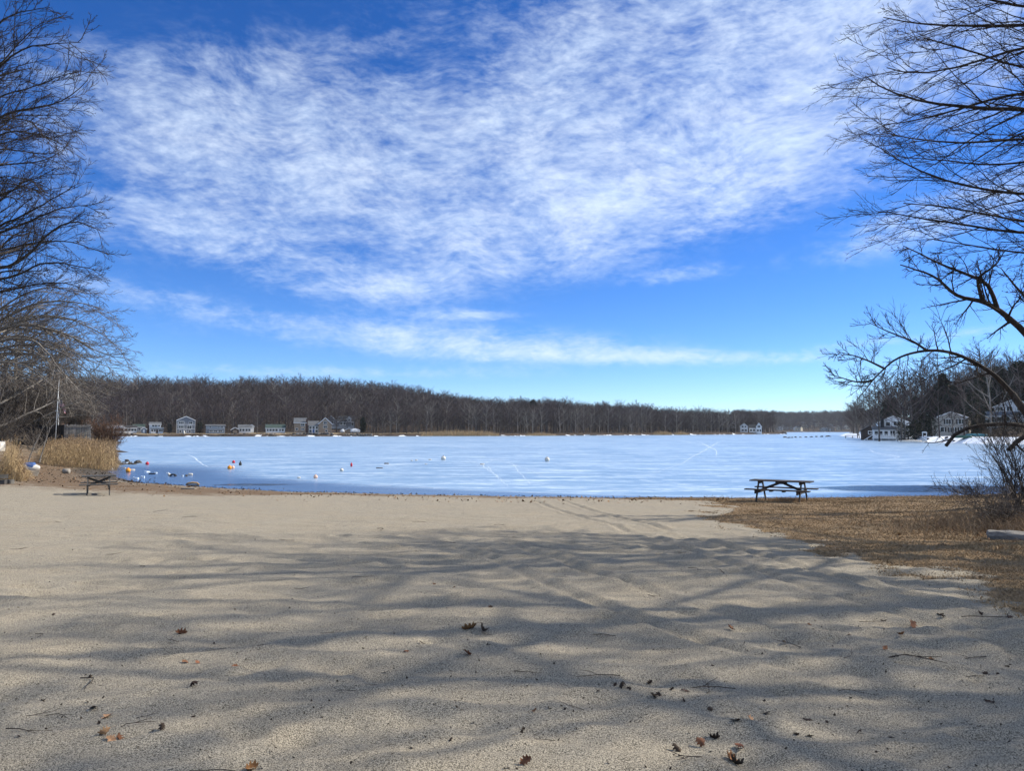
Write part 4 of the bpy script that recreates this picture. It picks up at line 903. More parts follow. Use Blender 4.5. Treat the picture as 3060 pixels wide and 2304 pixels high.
e = house(372, 384, 'long white bungalow with a low gabled porch and a row of windows')
block(e, -6.2, 0.2, 0, 7, .3, 3.0, 'gf', 1.3, W, M['roof_grey']); block(e, .2, 6.0, .8, 6.5, .3, 2.6, 'gs', 1.2, W, M['roof_dark'])
wins(e, 0, [(-5.2, 1.7, .8, 1.3, 1), (-3.9, 1.7, 1.0, 1.5, 1), (-2.2, 1.7, 1.6, 1.3, 2), (-.7, 1.7, 1.0, 1.3, 1)]); wins(e, .8, [(1.2, 1.6, 1.1, 1.2, 1), (2.6, 1.6, 1.1, 1.2, 1), (4.0, 1.6, 1.1, 1.2, 1), (5.3, 1.6, .9, 1.2, 1)])
e = house(347, 392, 'small pale cottage half hidden behind the red-twig bush'); block(e, -4, 4, 0, 6, .2, 2.6, 'gs', 1.2, M['pale_siding'], M['roof_grey']); wins(e, 0, [(-2.2, 1.5, 1, 1.1, 1), (0, 1.5, 1, 1.1, 1), (2.2, 1.5, 1, 1.1, 1)])
e = house(419, 396, 'low grey cottage behind the small blue-grey shed'); block(e, -3.2, 2.4, 0, 6, .2, 2.5, 'gs', 1.4, M['pale_siding'], M['roof_green']); wins(e, 0, [(-2, 1.4, 1, 1, 1), (0, 1.4, 1, 1, 1)])
e = house(432, 386, 'small blue-grey gabled shed by the lake', name='shed', cat='shed'); block(e, -1.2, 1.2, 0, 2.6, .1, 2.0, 'gf', .8, M['blue_siding'], M['roof_dark']); door(e, 0, 0, 1.8, .9, M['white_trim'])
e = house(467, 386, 'two-storey white cottage with a lean-to sun porch and dark chimney')
block(e, -3.0, 2.4, 2.2, 8, .2, 4.6, 'gs', 1.1, W, M['roof_grey']); block(e, -2.2, 3.6, -.2, 2.19, .2, 2.2, 'shed', .7, W, M['roof_blue'], base=1.0); chimney(e, -3.45, 4, -1, 5.4, .85)
wins(e, 2.2, [(-1.2, 3.9, 1.1, .9, 1), (.2, 3.9, 1.2, .9, 2), (1.6, 3.9, .8, .9, 1)]); wins(e, -.2, [(-1.6, 1.4, .9, 1.0, 1), (-.4, 1.4, .9, 1.0, 1), (2.0, 1.4, 1.0, 1.0, 1), (3.0, 1.4, .8, 1.0, 1)]); door(e, .7, -.2, 1.95)
e = house(557, 385, 'tall grey three-storey gabled house with white trim and balcony doors')
block(e, -4.3, 4.3, 0, 9, .1, 6.7, 'gf', 2.0, M['grey_siding'], M['roof_dark'], ov=.3)
wins(e, 0, [(-2.2, 5.4, 2.3, 1.3, 3), (2.3, 5.4, 1.6, 1.3, 2), (-2.2, 3.25, 2.3, 1.3, 3), (1.7, 3.1, 2.1, 1.6, 2), (-2.6, .9, .9, 1.2, 1), (-.4, .95, 1.5, 1.3, 2), (1.9, .9, .9, 1.2, 1)])
t = MB()
for zz in (2.1, 4.35): t.box(-4.3, 4.3, -.12, -.01, zz, zz + .14)
t.build('band', M['white_trim'], e); MB().box(-4.42, -4.3, -.08, .15, 0, 6.7).box(4.3, 4.42, -.08, .15, 0, 6.7).build('corner_board', M['white_trim'], e)
e = house(646, 388, 'grey two-storey cottage with a single-slope roof and glazed lower porch')
block(e, -4.8, 4.6, 1.2, 8, .1, 3.9, 'shed', .7, M['pale_siding'], M['roof_grey']); block(e, -3.6, 3.9, -.2, 1.19, .1, 2.0, 'shed', .5, M['blue_siding'], M['roof_blue'], ov=.2)
wins(e, 1.2, [(-2.6, 3.3, 1.0, .7, 1), (1.4, 3.3, 1.1, .7, 2), (3.0, 3.3, 1.4, .7, 2)]); wins(e, -.2, [(-2.2, 1.15, 1.6, 1.0, 2), (0, 1.15, 1.6, 1.0, 2), (2.3, 1.15, 1.8, 1.0, 2)])
e = house(704, 389, 'small dark garage with a tan gabled front'); block(e, -1.9, 1.9, 0, 5, .1, 1.8, 'gf', 1.1, M['brown_wall'], M['roof_dark']); MB().box(-1.1, 1.1, -.06, .01, .1, 1.6).build('door', M['tan_shingle'], e)
e = house(733, 394, 'white cottage with a grey roof behind bare trees'); block(e, -3.2, 3.2, 0, 6.5, .2, 2.5, 'gs', 1.7, W, M['roof_grey']); wins(e, 0, [(-2.2, 1.4, 1, 1.1, 1), (-.7, 1.4, 1, 1.1, 1), (.9, 1.4, 1, 1.1, 1), (2.3, 1.4, 1, 1.1, 1)]); block(e, 2.3, 4.6, 3, 6, .2, 3.4, 'gf', .9, W, M['roof_dark'])
e = house(824, 391, 'white cottage under a broad green roof with a row of windows'); block(e, -4.8, 4.8, 0, 7, .2, 2.3, 'gs', 1.9, W, M['roof_green'])
wins(e, 0, [(-3.8, 1.3, .8, 1.1, 1), (-2.4, 1.3, 1.1, 1.1, 1), (-.9, 1.3, 1.1, 1.1, 1), (.6, 1.3, 1.1, 1.1, 1), (2.4, 1.3, .8, 1.1, 1), (3.8, 1.3, 1.0, 1.1, 1)])
e = house(938, 393, 'large tan shingled house with two gables, a glazed centre and a chimney')
block(e, -10, -3.8, 1.5, 9, .1, 5.4, 'gs', 2.4, M['tan_shingle'], M['roof_grey']); block(e, -3.79, 2.6, 2.4, 8.6, .1, 4.4, 'gs', 1.8, M['tan_shingle'], M['roof_grey']); block(e, 2.61, 9.4, -.3, 9, .1, 4.8, 'gf', 3.1, M['tan_shingle'], M['roof_dark'], ov=.5)
block(e, -2.4, 2.5, .6, 2.38, .1, 3.6, 'shed', .8, W, M['roof_grey'], ov=.2); chimney(e, -3.5, 1.7, -1, 7.2, .9)
wins(e, 1.5, [(-5.6, 4.2, 1.7, 1.3, 2), (-5.6, 1.9, 1.4, .9, 2), (-8.6, 1.9, 1, 1.1, 1)]); wins(e, -.3, [(6.0, 5.3, 1.5, 1.4, 2), (6.0, 3.1, 1.8, 1.2, 2), (6.6, 1.0, 1.1, 1.0, 1)])
wins(e, .6, [(-1.6, 2.7, 1.2, 1.4, 1), (0, 2.7, 1.2, 1.4, 1), (1.6, 2.7, 1.2, 1.4, 1), (-1.6, .9, 1.2, 1.4, 1), (1.6, .9, 1.2, 1.4, 1)]); door(e, 0, .6, 1.9, .9, M['tarp_blue'])
e = house(1018, 428, 'dark house with steep gables and a white porch set back among the trees')
block(e, -9, -2, 1, 9, .2, 4.8, 'gf', 3.0, M['grey_siding'], M['roof_dark']); block(e, -1.9, 8, 1.4, 9, .2, 4.6, 'gs', 3.2, M['grey_siding'], M['roof_dark']); block(e, 3.6, 6.2, .6, 2, 4.8, 6.0, 'gf', 1.1, W, M['roof_dark'], base=0)
wins(e, 1, [(-6.5, 3.8, 1.2, 1.5, 1), (-4.5, 3.8, 1.2, 1.5, 1), (-5.5, 1.4, 1.2, 1.3, 1)]); wins(e, 1.4, [(.4, 3.2, 1.1, 1.5, 1), (2.2, 3.2, 1.1, 1.5, 1), (6.9, 3.0, 1.1, 1.5, 1)]); wins(e, .6, [(4.9, 5.5, .9, .9, 1)])
MB().box(-6, 8.6, -1.0, .9, .4, .7).box(-6, 8.6, -1.05, -.95, 1.2, 1.35).build('porch', W, e)
e = house(1045, 400, 'small tan shed between the two wrapped boats', name='shed', cat='shed'); block(e, -1.9, 1.7, 0, 4, .1, 1.7, 'gf', .9, M['tan_shingle'], M['roof_grey'])
def wrapped_boat(px, Y, L, H, label, rz):
    e = house(px, Y, label, rz, 'wrapped_boat', cat='boat'); n = 10; vs, fs = [], []
    for i in range(n):
        u = i / (n - 1); w = 1.1 * math.sin(math.pi * min(u * .62 + .36, 1)) + .05; hh = H * (.55 + .45 * math.sin(math.pi * (u * .75 + .15)))
        for a in range(9):
            b = math.pi * a / 8; vs.append(((u - .5) * L, w * math.cos(b), .5 + (hh - .5) * max(0, math.sin(b)) ** .8))
        vs.append(((u - .5) * L, 0, .1))
    for i in range(n - 1):
        for a in range(10): fs.append((i * 10 + a, i * 10 + (a + 1) % 10, (i + 1) * 10 + (a + 1) % 10, (i + 1) * 10 + a))
    fs += [list(range(10))[::-1], [(n - 1) * 10 + a for a in range(10)]]
    MB().add(vs, fs).build('wrap', M['shrinkwrap'], e, True); MB().box(-L * .3, -L * .2, -.5, .5, -.6, .4).box(L * .1, L * .2, -.5, .5, -.6, .4).build('cradle', M['dock'], e)
wrapped_boat(1026, 398, 4.0, 2.2, 'small boat in white shrink wrap left of the tan shed', 1.2); wrapped_boat(1063, 398, 5.2, 2.5, 'larger boat in white shrink wrap right of the tan shed', .2)
e = house(2222, 602, 'white gabled house at the end of the wood across the lake'); block(e, -3, 3, 0, 8, .3, 4.8, 'gf', 2.6, W, M['roof_dark']); wins(e, 0, [(-1, 4.6, 1.4, 1.3, 1), (1.2, 4.6, 1.2, 1.3, 1), (-1, 1.7, 1.6, 1.5, 1), (1.4, 1.7, 1.6, 1.5, 1)])
e = house(2255, 604, 'white house with a rounded dark gambrel gable beside the lake end'); block(e, -4.6, 1.0, 1, 8, .3, 4.0, 'gs', 2.6, W, M['roof_dark']); block(e, .9, 5.2, 0, 8, .3, 5.2, 'gf', 3.0, W, M['roof_dark']); wins(e, 0, [(3, 5.2, 2.0, 1.6, 2), (2.2, 2, 1.4, 1.6, 1), (4.1, 2, 1.2, 1.6, 1)]); wins(e, 1, [(-3.2, 2.2, 1.6, 1.5, 1), (-.8, 2.2, 1.6, 1.5, 1)])
e = house(2190, 600, 'narrow dark house among trunks beside the white gabled house'); block(e, -3, 2, 0, 7, .3, 5.5, 'gf', 2.4, M['brown_wall'], M['roof_dark']); wins(e, 0, [(-1, 4, 1.1, 1.4, 1), (1, 4, 1, 1.4, 1)], W)
# right bank
e = house(2601, 236, 'small dark brown cabin with a white window above the stairs', .1); block(e, -2.6, 2.0, 0, 5, 1.0, 3.4, 'gf', 1.3, M['brown_wall'], M['roof_dark'], M['brown_wall'], base=3); wins(e, 0, [(.0, 2.7, 1.5, .9, 2)])
e = house(2662, 216, 'white split-level house with a long white deck and black chimney', .12)
block(e, -3.2, 5.0, 2.5, 9, 1.0, 5.4, 'gf', 1.9, W, M['roof_dark']); block(e, -4.8, 1.2, .4, 2.49, 1.0, 3.3, 'shed', .9, W, M['roof_grey'], ov=.3, base=3); chimney(e, -2.2, 1.9, 1, 6.6, .9, M['black'])
wins(e, 2.5, [(-.6, 5.0, 1.1, 1.1, 1), (1.8, 5.2, 1.8, 1.1, 2), (3.6, 4.4, .9, .9, 1), (2.6, 2.4, 1.1, 1.2, 1), (4.2, 2.3, .9, 1.1, 1)]); wins(e, .4, [(-4, 2.3, .9, 1.2, 1), (-2.8, 2.3, .9, 1.2, 1), (-1.4, 2.3, .9, 1.2, 1), (.3, 2.3, 1.2, 1.5, 2)])
d = MB().box(-5.2, 1.4, -1.6, .38, .75, .95).build('deck', M['white_trim'], e)
for i in range(12): MB().box(-5.15 + i * .59, -5.05 + i * .59, -1.58, -1.5, .95, 1.9).build('baluster', M['white_trim'], d)
MB().box(-5.2, 1.4, -1.62, -1.48, 1.9, 2.02).build('rail', M['white_trim'], d)
for i in range(4): MB().box(-5.0 + i * 2, -4.85 + i * 2, -1.5, -1.35, -1.6, .75).build('post', M['white_trim'], d)
e = house(2597, 226, 'white wooden stair with railings climbing to the deck', .12, 'stair', cat='stair')
for i in range(7): MB().box(-2.6 + i * .5, -2.05 + i * .5, -.6, .6, -.9 + i * .32, -.8 + i * .32).build('step', M['dock'], e)
for yy in (-.66, .6): MB().bar((-2.6, yy, .1), (1.0, yy, 2.4), .09, .12).bar((-2.5, yy, -.9), (-2.5, yy, .2), .1, .1).bar((-.8, yy, -.2), (-.8, yy, 1.3), .1, .1).bar((.95, yy, .3), (.95, yy, 2.4), .1, .1).build('railing', M['white_trim'], e)
e = house(2838, 198, 'beige two-storey house with black shutters behind a small tree', -.08)
block(e, -3.6, 4.2, 0, 9, .2, 4.6, 'gf', 1.6, M['beige'], M['roof_brown']); block(e, -4.6, -3.59, 1.5, 8, .2, 4.2, 'flat', 0, M['beige'], M['roof_brown'])
for x, z, w in ((-2.4, 3.6, 0), (-.4, 3.6, 1.1), (2.6, 3.6, 1.4), (-1.9, 1.5, .8), (.4, 1.4, .9), (2.8, 1.5, 1.2)):
    if w: 
        window(e, x, z, w, 1.25, 0, M['white_trim'], None, 2 if w > 1 else 1)
        for sx in (-1, 1): MB().box(x + sx * (w / 2 + .35) - .18, x + sx * (w / 2 + .35) + .18, -.05, .0, z - .62, z + .62).build('shutter', M['black'], e)
e = house(3022, 212, 'white gabled house with a grey porch roof on the upper bank', -.1)
block(e, -4.4, 6, 1.6, 9, 0, 5.0, 'gf', 2.2, W, M['roof_grey'], base=3); block(e, -6.4, 4, -.4, 1.58, 0, 2.6, 'shed', 1.0, W, M['roof_blue'], ov=.3, base=3)
wins(e, 1.6, [(-2.9, 4.4, 1.2, 1.2, 2), (-.6, 4.4, 1.3, 1.3, 2), (1.7, 4.4, .9, .9, 1)]); wins(e, -.4, [(-5, 1.4, 1, 1.2, 1), (-3, 1.4, 1, 1.2, 1), (-1, 1.4, 1, 1.2, 1)])
# white lantern-topped pavilion post by the snow
e = house(2760, 187, 'white lattice garden post with a flat cap standing on the snow', 0, 'garden_post', cat='post')
for sx in (-.42, .42):
    for sy in (-.42, .42): MB().box(sx - .07, sx + .07, sy - .07, sy + .07, -.4, 2.3).build('leg', M['white_trim'], e)
MB().box(-.62, .62, -.62, .62, 2.3, 2.45).box(-.45, .45, -.45, .45, 2.46, 2.6).build('cap', M['white_trim'], e); MB().box(-.4, .4, -.4, .4, .2, .9).build('panel', M['white'], e)
def small_boat(px, Y, L, m, label, rz, z=None):
    e = house(px, Y, label, rz, 'rowing_boat', z, 'boat'); vs, fs = [], []; n = 9
    for i in range(n):
        u = i / (n - 1); w = .75 * math.sin(math.pi * (u * .8 + .12)) ** .7
        for a in range(7):
            b = math.pi * a / 6; vs.append(((u - .5) * L, w * math.cos(b), .05 + .65 * math.sin(b) ** .7 * (1 - .25 * (2 * u - 1) ** 2)))
    for i in range(n - 1):
        for a in range(6): fs.append((i * 7 + a, i * 7 + a + 1, (i + 1) * 7 + a + 1, (i + 1) * 7 + a))
    fs += [list(range(7))[::-1], [(n - 1) * 7 + a for a in range(7)]]
    MB().add(vs, fs).build('hull', m, e, True); MB().tube([(-L / 2, 0, .42), (0, 0, .74), (L / 2, 0, .42)], .05, 5).build('keel', M['dock'], e)
small_boat(2915, 178, 4.6, M['teal'], 'upturned teal boat on the snowy bank', .2); small_boat(2875, 176, 3.6, M['green_hull'], 'upturned dark green boat on the snow', -.2); small_boat(2722, 190, 5.0, M['float_white'], 'upturned white boat at the foot of the evergreens', .1)
# far bay houses
rh = np.random.default_rng(91)
FARC = [('white', 'white'), ('grey', 'pale_siding'), ('tan', 'tan_shingle'), ('cream', 'cream')]
for i in range(26):
    px = 2300 + i * 9.5 + rh.uniform(-4, 4); Y = 1478 + rh.uniform(0, 120); cn, cm = FARC[int(rh.integers(0, 4))]; roof = ('dark', 'roof_dark') if rh.random() < .6 else ('grey', 'roof_grey')
    x = (px - CX) / F * Y; e = empty('far_house', (x, Y, float(far_h(x, Y)) + .5), rh.uniform(-.5, .5) - .35, f'tiny {cn} house with a {roof[0]} roof across the far bay', 'house', 'houses across the far bay')
    w = rh.uniform(4.5, 7); block(e, -w, w, 0, 9, 0, rh.uniform(4, 6.5), 'gf' if rh.random() < .5 else 'gs', 2.6, M[cm], M[roof[1]], base=4); wins(e, 0, [(-w * .5, 2.4, 1.8, 1.8, 1), (w * .4, 2.4, 1.8, 1.8, 1)])
# shoreline walls and docks
def stone_wall(px0, px1, Y, h, label, seed):
    """dry wall of single stones"""
    rg = np.random.default_rng(seed); x0, x1 = (px0 - CX) / F * Y, (px1 - CX) / F * Y; e = empty('stone_wall', ((x0 + x1) / 2, Y, .0), -math.atan2((x0 + x1) / 2, Y), label, 'wall'); e['kind'] = 'thing'; L = (x1 - x0) / 2
    base = []
    for k in range(4):
        m = MB(); r = np.random.default_rng(seed + k); n = 7; prof = [(.35, -.32), (.55, -.2), (.6, .05), (.5, .28), (.3, .36)]
        m.lathe(prof, n); m.v = [tuple(np.array(v) * (1 + r.normal(size=3) * .1)) for v in m.v]; base.append(m.mesh('stone', M['stone' if k % 2 else 'stone_dark']))
    x = -L
    while x < L:
        for row in range(2):
            s = rg.uniform(.7, 1.25) * h; link('stone', base[int(rg.integers(0, 4))], e, (x + rg.uniform(-.2, .2), rg.uniform(-.15, .15) + row * .4, .25 * h + row * h * .62), (rg.uniform(-.3, .3), rg.uniform(-.3, .3), rg.uniform(0, 6)), (s * 1.25, s, s * .9))
        x += 1.15 * h
stone_wall(355, 455, 372.5, 1.3, 'low dark stone wall at the water below the white bungalow', 1); stone_wall(690, 800, 378.5, 1.3, 'pale stone wall along the water by the dark garage', 2)
stone_wall(800, 880, 380, 1.3, 'pale stone wall along the water below the green-roofed cottage', 3); stone_wall(882, 1000, 382, 1.5, 'rough stone wall along the water below the tan shingled house', 4); stone_wall(1030, 1115, 387, 1.1, 'low stone wall running from the wrapped boats to the wood', 5); stone_wall(480, 535, 374, 1.1, 'dark rubble wall left of the grey three-storey house', 6); stone_wall(2275, 2345, 652, 1.6, 'long low stone bank at the tip of the wooded point', 7)
def dock(px, Y, L, label, rz, h=.8):
    x = (px - CX) / F * Y; e = empty('dock', (x, Y, .02), -math.atan2(x, Y) + rz, label, 'dock'); n = int(L / .3)
    for i in range(n): MB().box(-L / 2 + i * L / n, -L / 2 + (i + .88) * L / n, -.7, .7, h - .08, h).build('plank', M['dock'], e)
    for sx in (-L / 2 + .2, 0, L / 2 - .2):
        for sy in (-.6, .6): MB().box(sx - .07, sx + .07, sy - .07, sy + .07, -.2, h - .082).build('post', M['dock'], e)
dock(486, 371, 4.6, 'wooden dock below the white two-storey cottage', .05, .6); dock(590, 373, 5.2, 'wooden dock below the grey three-storey house', 0, 1.4); dock(622, 374, 2.4, 'short wooden dock below the single-slope cottage', 0, 1.2); dock(672, 375, 3.4, 'wooden dock right of the single-slope cottage', .1, 1.3); dock(862, 379, 2.6, 'short pale dock between the green-roofed cottage and the tan house', 0, 1.0); dock(2545, 296, 5.5, 'wooden dock off the tip of the snowy bank', .2, .9)
e = house(552, 375.5, 'pale upturned skiff leaning below the grey three-storey house', 0, 'skiff', .2, 'boat'); MB().lathe([(.15, -1.2), (.45, -.6), (.55, .3), (.4, 1.1), (.12, 1.5)], 8).build('hull', M['float_white'], e, True, rot=(.3, 0, 0), loc=(0, 0, 1.3)); MB().box(-.35, .35, -.05, .05, -.03, .03).build('seat', M['dock'], e, loc=(0, -.45, 1.5))
# dark rocks
def rock_mesh(seed):
    r = np.random.default_rng(seed); m = MB(); n = 9
    m.lathe([(.25, -.35), (.52, -.25), (.62, 0), (.48, .25), (.22, .38)], n); m.v = [tuple(np.array(v) * (1 + r.normal(size=3) * .13)) for v in m.v]; return m.mesh('rock', M['stone_dark'], True)
ROCKS = [rock_mesh(200 + i) for i in range(4)]
def rock(x, y, z, s, label, group, rg): 
    o = link('rock', ROCKS[int(rg.integers(0, 4))], None, (x, y, z), (rg.uniform(-.4, .4), rg.uniform(-.4, .4), rg.uniform(0, 6)), (s * rg.uniform(1, 1.8), s, s * rg.uniform(.6, .9))); return tag(o, label, 'rock', group)
rr_ = np.random.default_rng(66)
for i in range(46):
    yy = rr_.uniform(166, 330); xs_ = np.linspace(90, 175, 180); sdv = lake_sd(xs_, np.full(180, yy)); x = xs_[np.argmin(np.abs(sdv - rr_.uniform(.5, 5.5)))]
    rock(x, yy, float(far_h(x, yy)) + .05, rr_.uniform(.5, 1.3), 'dark rock bedded in the snow of the bank', 'dark rocks along the snowy bank', rr_)
for px, py in ((2346, 1308), (2356, 1309), (2366, 1308.5), (2378, 1308), (2392, 1308), (2408, 1307.5), (2424, 1306.5), (2440, 1306), (2455, 1306), (2470, 1305.5), (2478, 1305)):
    p = onz(px, py); rock(p[0], p[1], .1, rr_.uniform(.8, 1.5), 'dark rock of the low reef off the snowy bank', 'reef of dark rocks in the ice', rr_)
# reeds across the lake
def reed_mesh(n, poly_x, poly_y, hfun, H, wid, seed, groundf):
    rg = np.random.default_rng(seed); x = rg.uniform(*poly_x, n); y = rg.uniform(*poly_y, n); z = groundf(x, y); h = H * rg.uniform(.6, 1.05, n) * hfun(x, y); k = h > .15; x, y, z, h = x[k], y[k], z[k], h[k]; n = len(x)
    lean = rg.normal(size=(n, 2)) * .10 + (.03, 0); t = np.linspace(0, 1, 4)
    pts = np.stack([x[:, None] + lean[:, :1] * h[:, None] * t ** 1.6, y[:, None] + lean[:, 1:] * h[:, None] * t ** 1.6, z[:, None] - .05 + h[:, None] * t * (1 - .06 * t)], 2)
    return pts, rg
def far_reeds(px0, px1, Y, H, n, label, seed):
    x0, x1 = (px0 - CX) / F * Y, (px1 - CX) / F * Y
    pts, rg = reed_mesh(n * 4, (x0, x1), (Y - 22, Y + 14), lambda x, y: ((lake_sd(x, y) > -3.5) & (lake_sd(x, y) < 2.5)) * np.clip(np.sin(np.pi * np.clip((x - x0) / (x1 - x0), 0, 1)) ** .35 + .1 * fbm(x * .2, y * .2), 0, 1), H, .03, seed, lambda x, y: np.clip(far_h(x, y), 0, 1))
    V, Fq = blades(pts, np.full(len(pts), .03)); tag(link('reed_bed', mesh_np('reed_bed', V, Fq, [M['reed']])), label, 'reeds', kind='stuff')
far_reeds(1268, 1492, 409, 3.4, 5200, 'long bed of tan reeds at the foot of the wood across the lake', 301); far_reeds(1570, 1672, 420, 2.0, 1800, 'thin low reeds right of the long tan reed bed', 302); far_reeds(1940, 2008, 508, 2.7, 1700, 'short bright reed bed below the leaning pale tree', 303); far_reeds(2012, 2062, 515, 2.2, 1200, 'brown reed patch beside the short bright reed bed', 304)
e = house(1735, 446, 'pale stacked boats and boards on the shore between the reed beds', 0, 'board_stack', cat='stack')
for i in range(5): MB().box(-10 + i * 4.2, -7 + i * 4.2, -.4, .4, .2, .55 + .2 * (i % 2)).build('board', M['float_white'] if i % 2 else M['dock'], e)
# ------------------------------------------------------------------ things on and by the beach
def gpt(px, py):
    """point of the beach seen at a pixel"""
    Y = 12.0
    for _ in range(40):
        p = P(px, py, Y); z = float(near_h(p[0], p[1])); k = (p[2] - CAMZ) / Y; Y += .6 * ((z - CAMZ) / k - Y); Y = min(max(Y, 1.5), 60)
    p = P(px, py, Y); p[2] = float(near_h(np.array([p[0]]), np.array([p[1]]), True)[0]); return p

def picnic_table(name, label, base, rz, L, m, cross):
    e = empty(name, base, rz, label, 'picnic table'); H = .76
    for i in range(5): MB().box(-L / 2, L / 2, -.37 + i * .15, -.37 + i * .15 + .14, H - .04, H).build('tabletop_plank', m, e, bevel=.006)
    for s in (-1, 1):
        for k in range(2): MB().box(-L / 2 - .06, L / 2 + .06, s * .72 - .145 + k * .148, s * .72 - .005 + k * .148, .415, .455).build('seat_plank', m, e, bevel=.006)
    xe = L / 2 - .33 if not cross else L / 2 - .22
    for sx in (-1, 1):
        x = sx * xe
        for sy in (-1, 1): MB().bar((x, sy * .70, -.03), (x, sy * .26, H - .05), .042, .10, up=(0, 1, 0)).build('leg', m, e, bevel=.004)
        MB().box(x - sx * .024 - .021 - .022, x - sx * .024 + .021 - .022, -.84, .84, .285, .413).build('seat_support', m, e, bevel=.004)
        MB().box(x - sx * .024 - .021 - .022, x - sx * .024 + .021 - .022, -.35, .35, H - .135, H - .042).build('top_cleat', m, e, bevel=.004)
    if cross:
        for s in (-1, 1): MB().bar((s * xe * .95, s * .03, H - .10), (-s * xe * .95, s * .03, .36), .04, .085).build('brace', m, e, bevel=.004)
    else:
        for s in (-1, 1): MB().bar((s * .07, 0, H - .10), (s * (xe - .06), 0, .40), .045, .09).build('brace', m, e, bevel=.004)
        MB().box(-.14, .14, -.35, .35, H - .12, H - .042).build('centre_cleat', m, e, bevel=.004)
        for x in (-.2, .25): MB().box(x - .05, x + .05, -.86, -.58, .375, .413).build('seat_cleat', m, e, bevel=.004)
    return e
x = (2330 - CX) / F * 28.0; picnic_table('picnic_table', 'long dark wooden picnic table on the dead lawn by the ice', (x, 28.0, float(near_h(x, 28.0)) + .02), -.58, 2.2, M['table_wood'], False)
x = (303 - CX) / F * 30.0; picnic_table('picnic_table', 'short grey picnic table with crossed braces by the reeds', (x, 30.0, float(near_h(x, 30.0)) + .02), .50, 1.22, M['table_grey'], True)

# grey slab by the bush
p = gpt(3010, 1612); sl = MB(); rs = np.random.default_rng(8); n = 15
top = []
for i in range(n):
    a = 2 * math.pi * i / n; top.append((.62 * math.cos(a) * (1 + rs.normal() * .05) , 30 / 100 * math.sin(a) * (1 + rs.normal() * .08)))
sl.add([(a * .93, b * .9, -.1) for a, b in top] + [(a, b, .06 + .02 * rs.normal()) for a, b in top] + [(a * .95, b * .93, .11 + .012 * rs.normal()) for a, b in top], [list(range(n))[::-1], [2 * n + i for i in range(n)]] + [(r * n + i, r * n + (i + 1) % n, (r + 1) * n + (i + 1) % n, (r + 1) * n + i) for r in range(2) for i in range(n)])
tag(sl.build('stone_slab', M['slab'], None, loc=(p[0] + .25, p[1], p[2] + .02), rot=(.05, .04, -.22)), 'flat weathered grey slab lying beside the bare bush', 'slab')

# fence
def fence(px0, px1, Y0, Y1, ztop, zb, label, m, rails):
    a = np.array(((px0 - CX) / F * Y0, Y0)); b = np.array(((px1 - CX) / F * Y1, Y1)); L = np.hypot(*(b - a)); rz = math.atan2(b[1] - a[1], b[0] - a[0])
    e = empty('wooden_fence', (a[0], a[1], zb), rz, label, 'fence'); n = int(L / .145); h = ztop - zb
    bd = MB().prism([(-.066, 0), (.066, 0), (.066, h - .05), (.03, h), (-.03, h), (-.066, h - .05)], -.012, .012).mesh('board', m)
    for i in range(n): link('board', bd, e, ((i + .5) * L / n, random.uniform(-.006, .006), random.uniform(-.05, .04)), (0, random.uniform(-.012, .012), 0))
    if rails:
        for zz in (.25, h * .5, h - .28): MB().box(0, L, -.075, -.02, zz, zz + .09).build('rail', M['fence'], e)
    for xx in (0, L / 2, L): MB().box(xx - .06, xx + .06, .03, .15, -.3, h + .02).build('post', m, e)
fence(195, 272, 75.5, 76.5, 3.62, 1.45, 'weathered pale grey board fence behind the reeds', M['fence'], True)
fence(40, 194, 80, 76.2, 3.62, 1.45, 'long board fence with shade put into its dark colour left of the weathered fence', M['fence_shaded'], False)
e = house(192, 108, 'low shed with a brown roof above the dark fence', 0, 'shed', 2.0, 'shed'); block(e, -3.0, 1.2, 0, 3, 0, 1.7, 'gs', .95, M['brown_wall'], M['roof_brown'])
e = house(261, 104, 'small cream gabled shed above the weathered fence', 0, 'shed', 1.8, 'shed'); block(e, -.5, .55, 0, 2, 0, 1.7, 'gf', .48, M['cream'], M['roof_grey'], ov=.15)
# flag
Y = 92.0; b = P(173, 1300, Y); e = empty('flagpole', (b[0], b[1], 1.6), .2, 'white flagpole with a limp red and white striped flag and dark blue canton', 'flagpole')
ht = P(173, 1189, Y)[2] - 1.6; MB().tube([(0, 0, -.3), (0, 0, ht)], [.045, .03], 8).lathe([(.001, ht), (.06, ht + .05), (.001, ht + .1)], 8).build('pole', M['white_trim'], e, True)
def flag(parent, zt):
    nu, nv = 14, 27; V = []; Lf, Wf = 1.5, .85           # hanging limp: fly edge falls down along the pole
    for j in range(nv):
        for i in range(nu):
            u, v = i / (nu - 1), j / (nv - 1 - .999 * 0); xx = .04 + .72 * u ** .8 + .04 * math.sin(v * 9 + u * 4) * u; yy = .10 * math.sin(u * 11 + v * 3) * u; zz = zt - v * Wf - 1.05 * u ** 1.15
            V.append((xx, yy, zz))
    fs, mi = [], []
    for j in range(nv - 1):
        for i in range(nu - 1):
            fs.append((j * nu + i, j * nu + i + 1, (j + 1) * nu + i + 1, (j + 1) * nu + i)); mi.append(2 if (i < 5 and j < 14) else (0 if (j // 2) % 2 == 0 else 1))
    me = mesh_np('flag', np.array(V), np.array(fs), [M['flag_red'], M['flag_white'], M['flag_blue']], True, mi); o = link('flag', me, parent)
    st = MB()
    for j in range(1, 13, 3):
        for i in range(5):
            a = V[j * nu + i]; st.box(a[0] - .018, a[0] + .018, a[1] - .012, a[1] + .012, a[2] - .05, a[2] - .014)
    link('stars', st.mesh('stars', M['flag_white']), o)
flag(e, ht - .15)
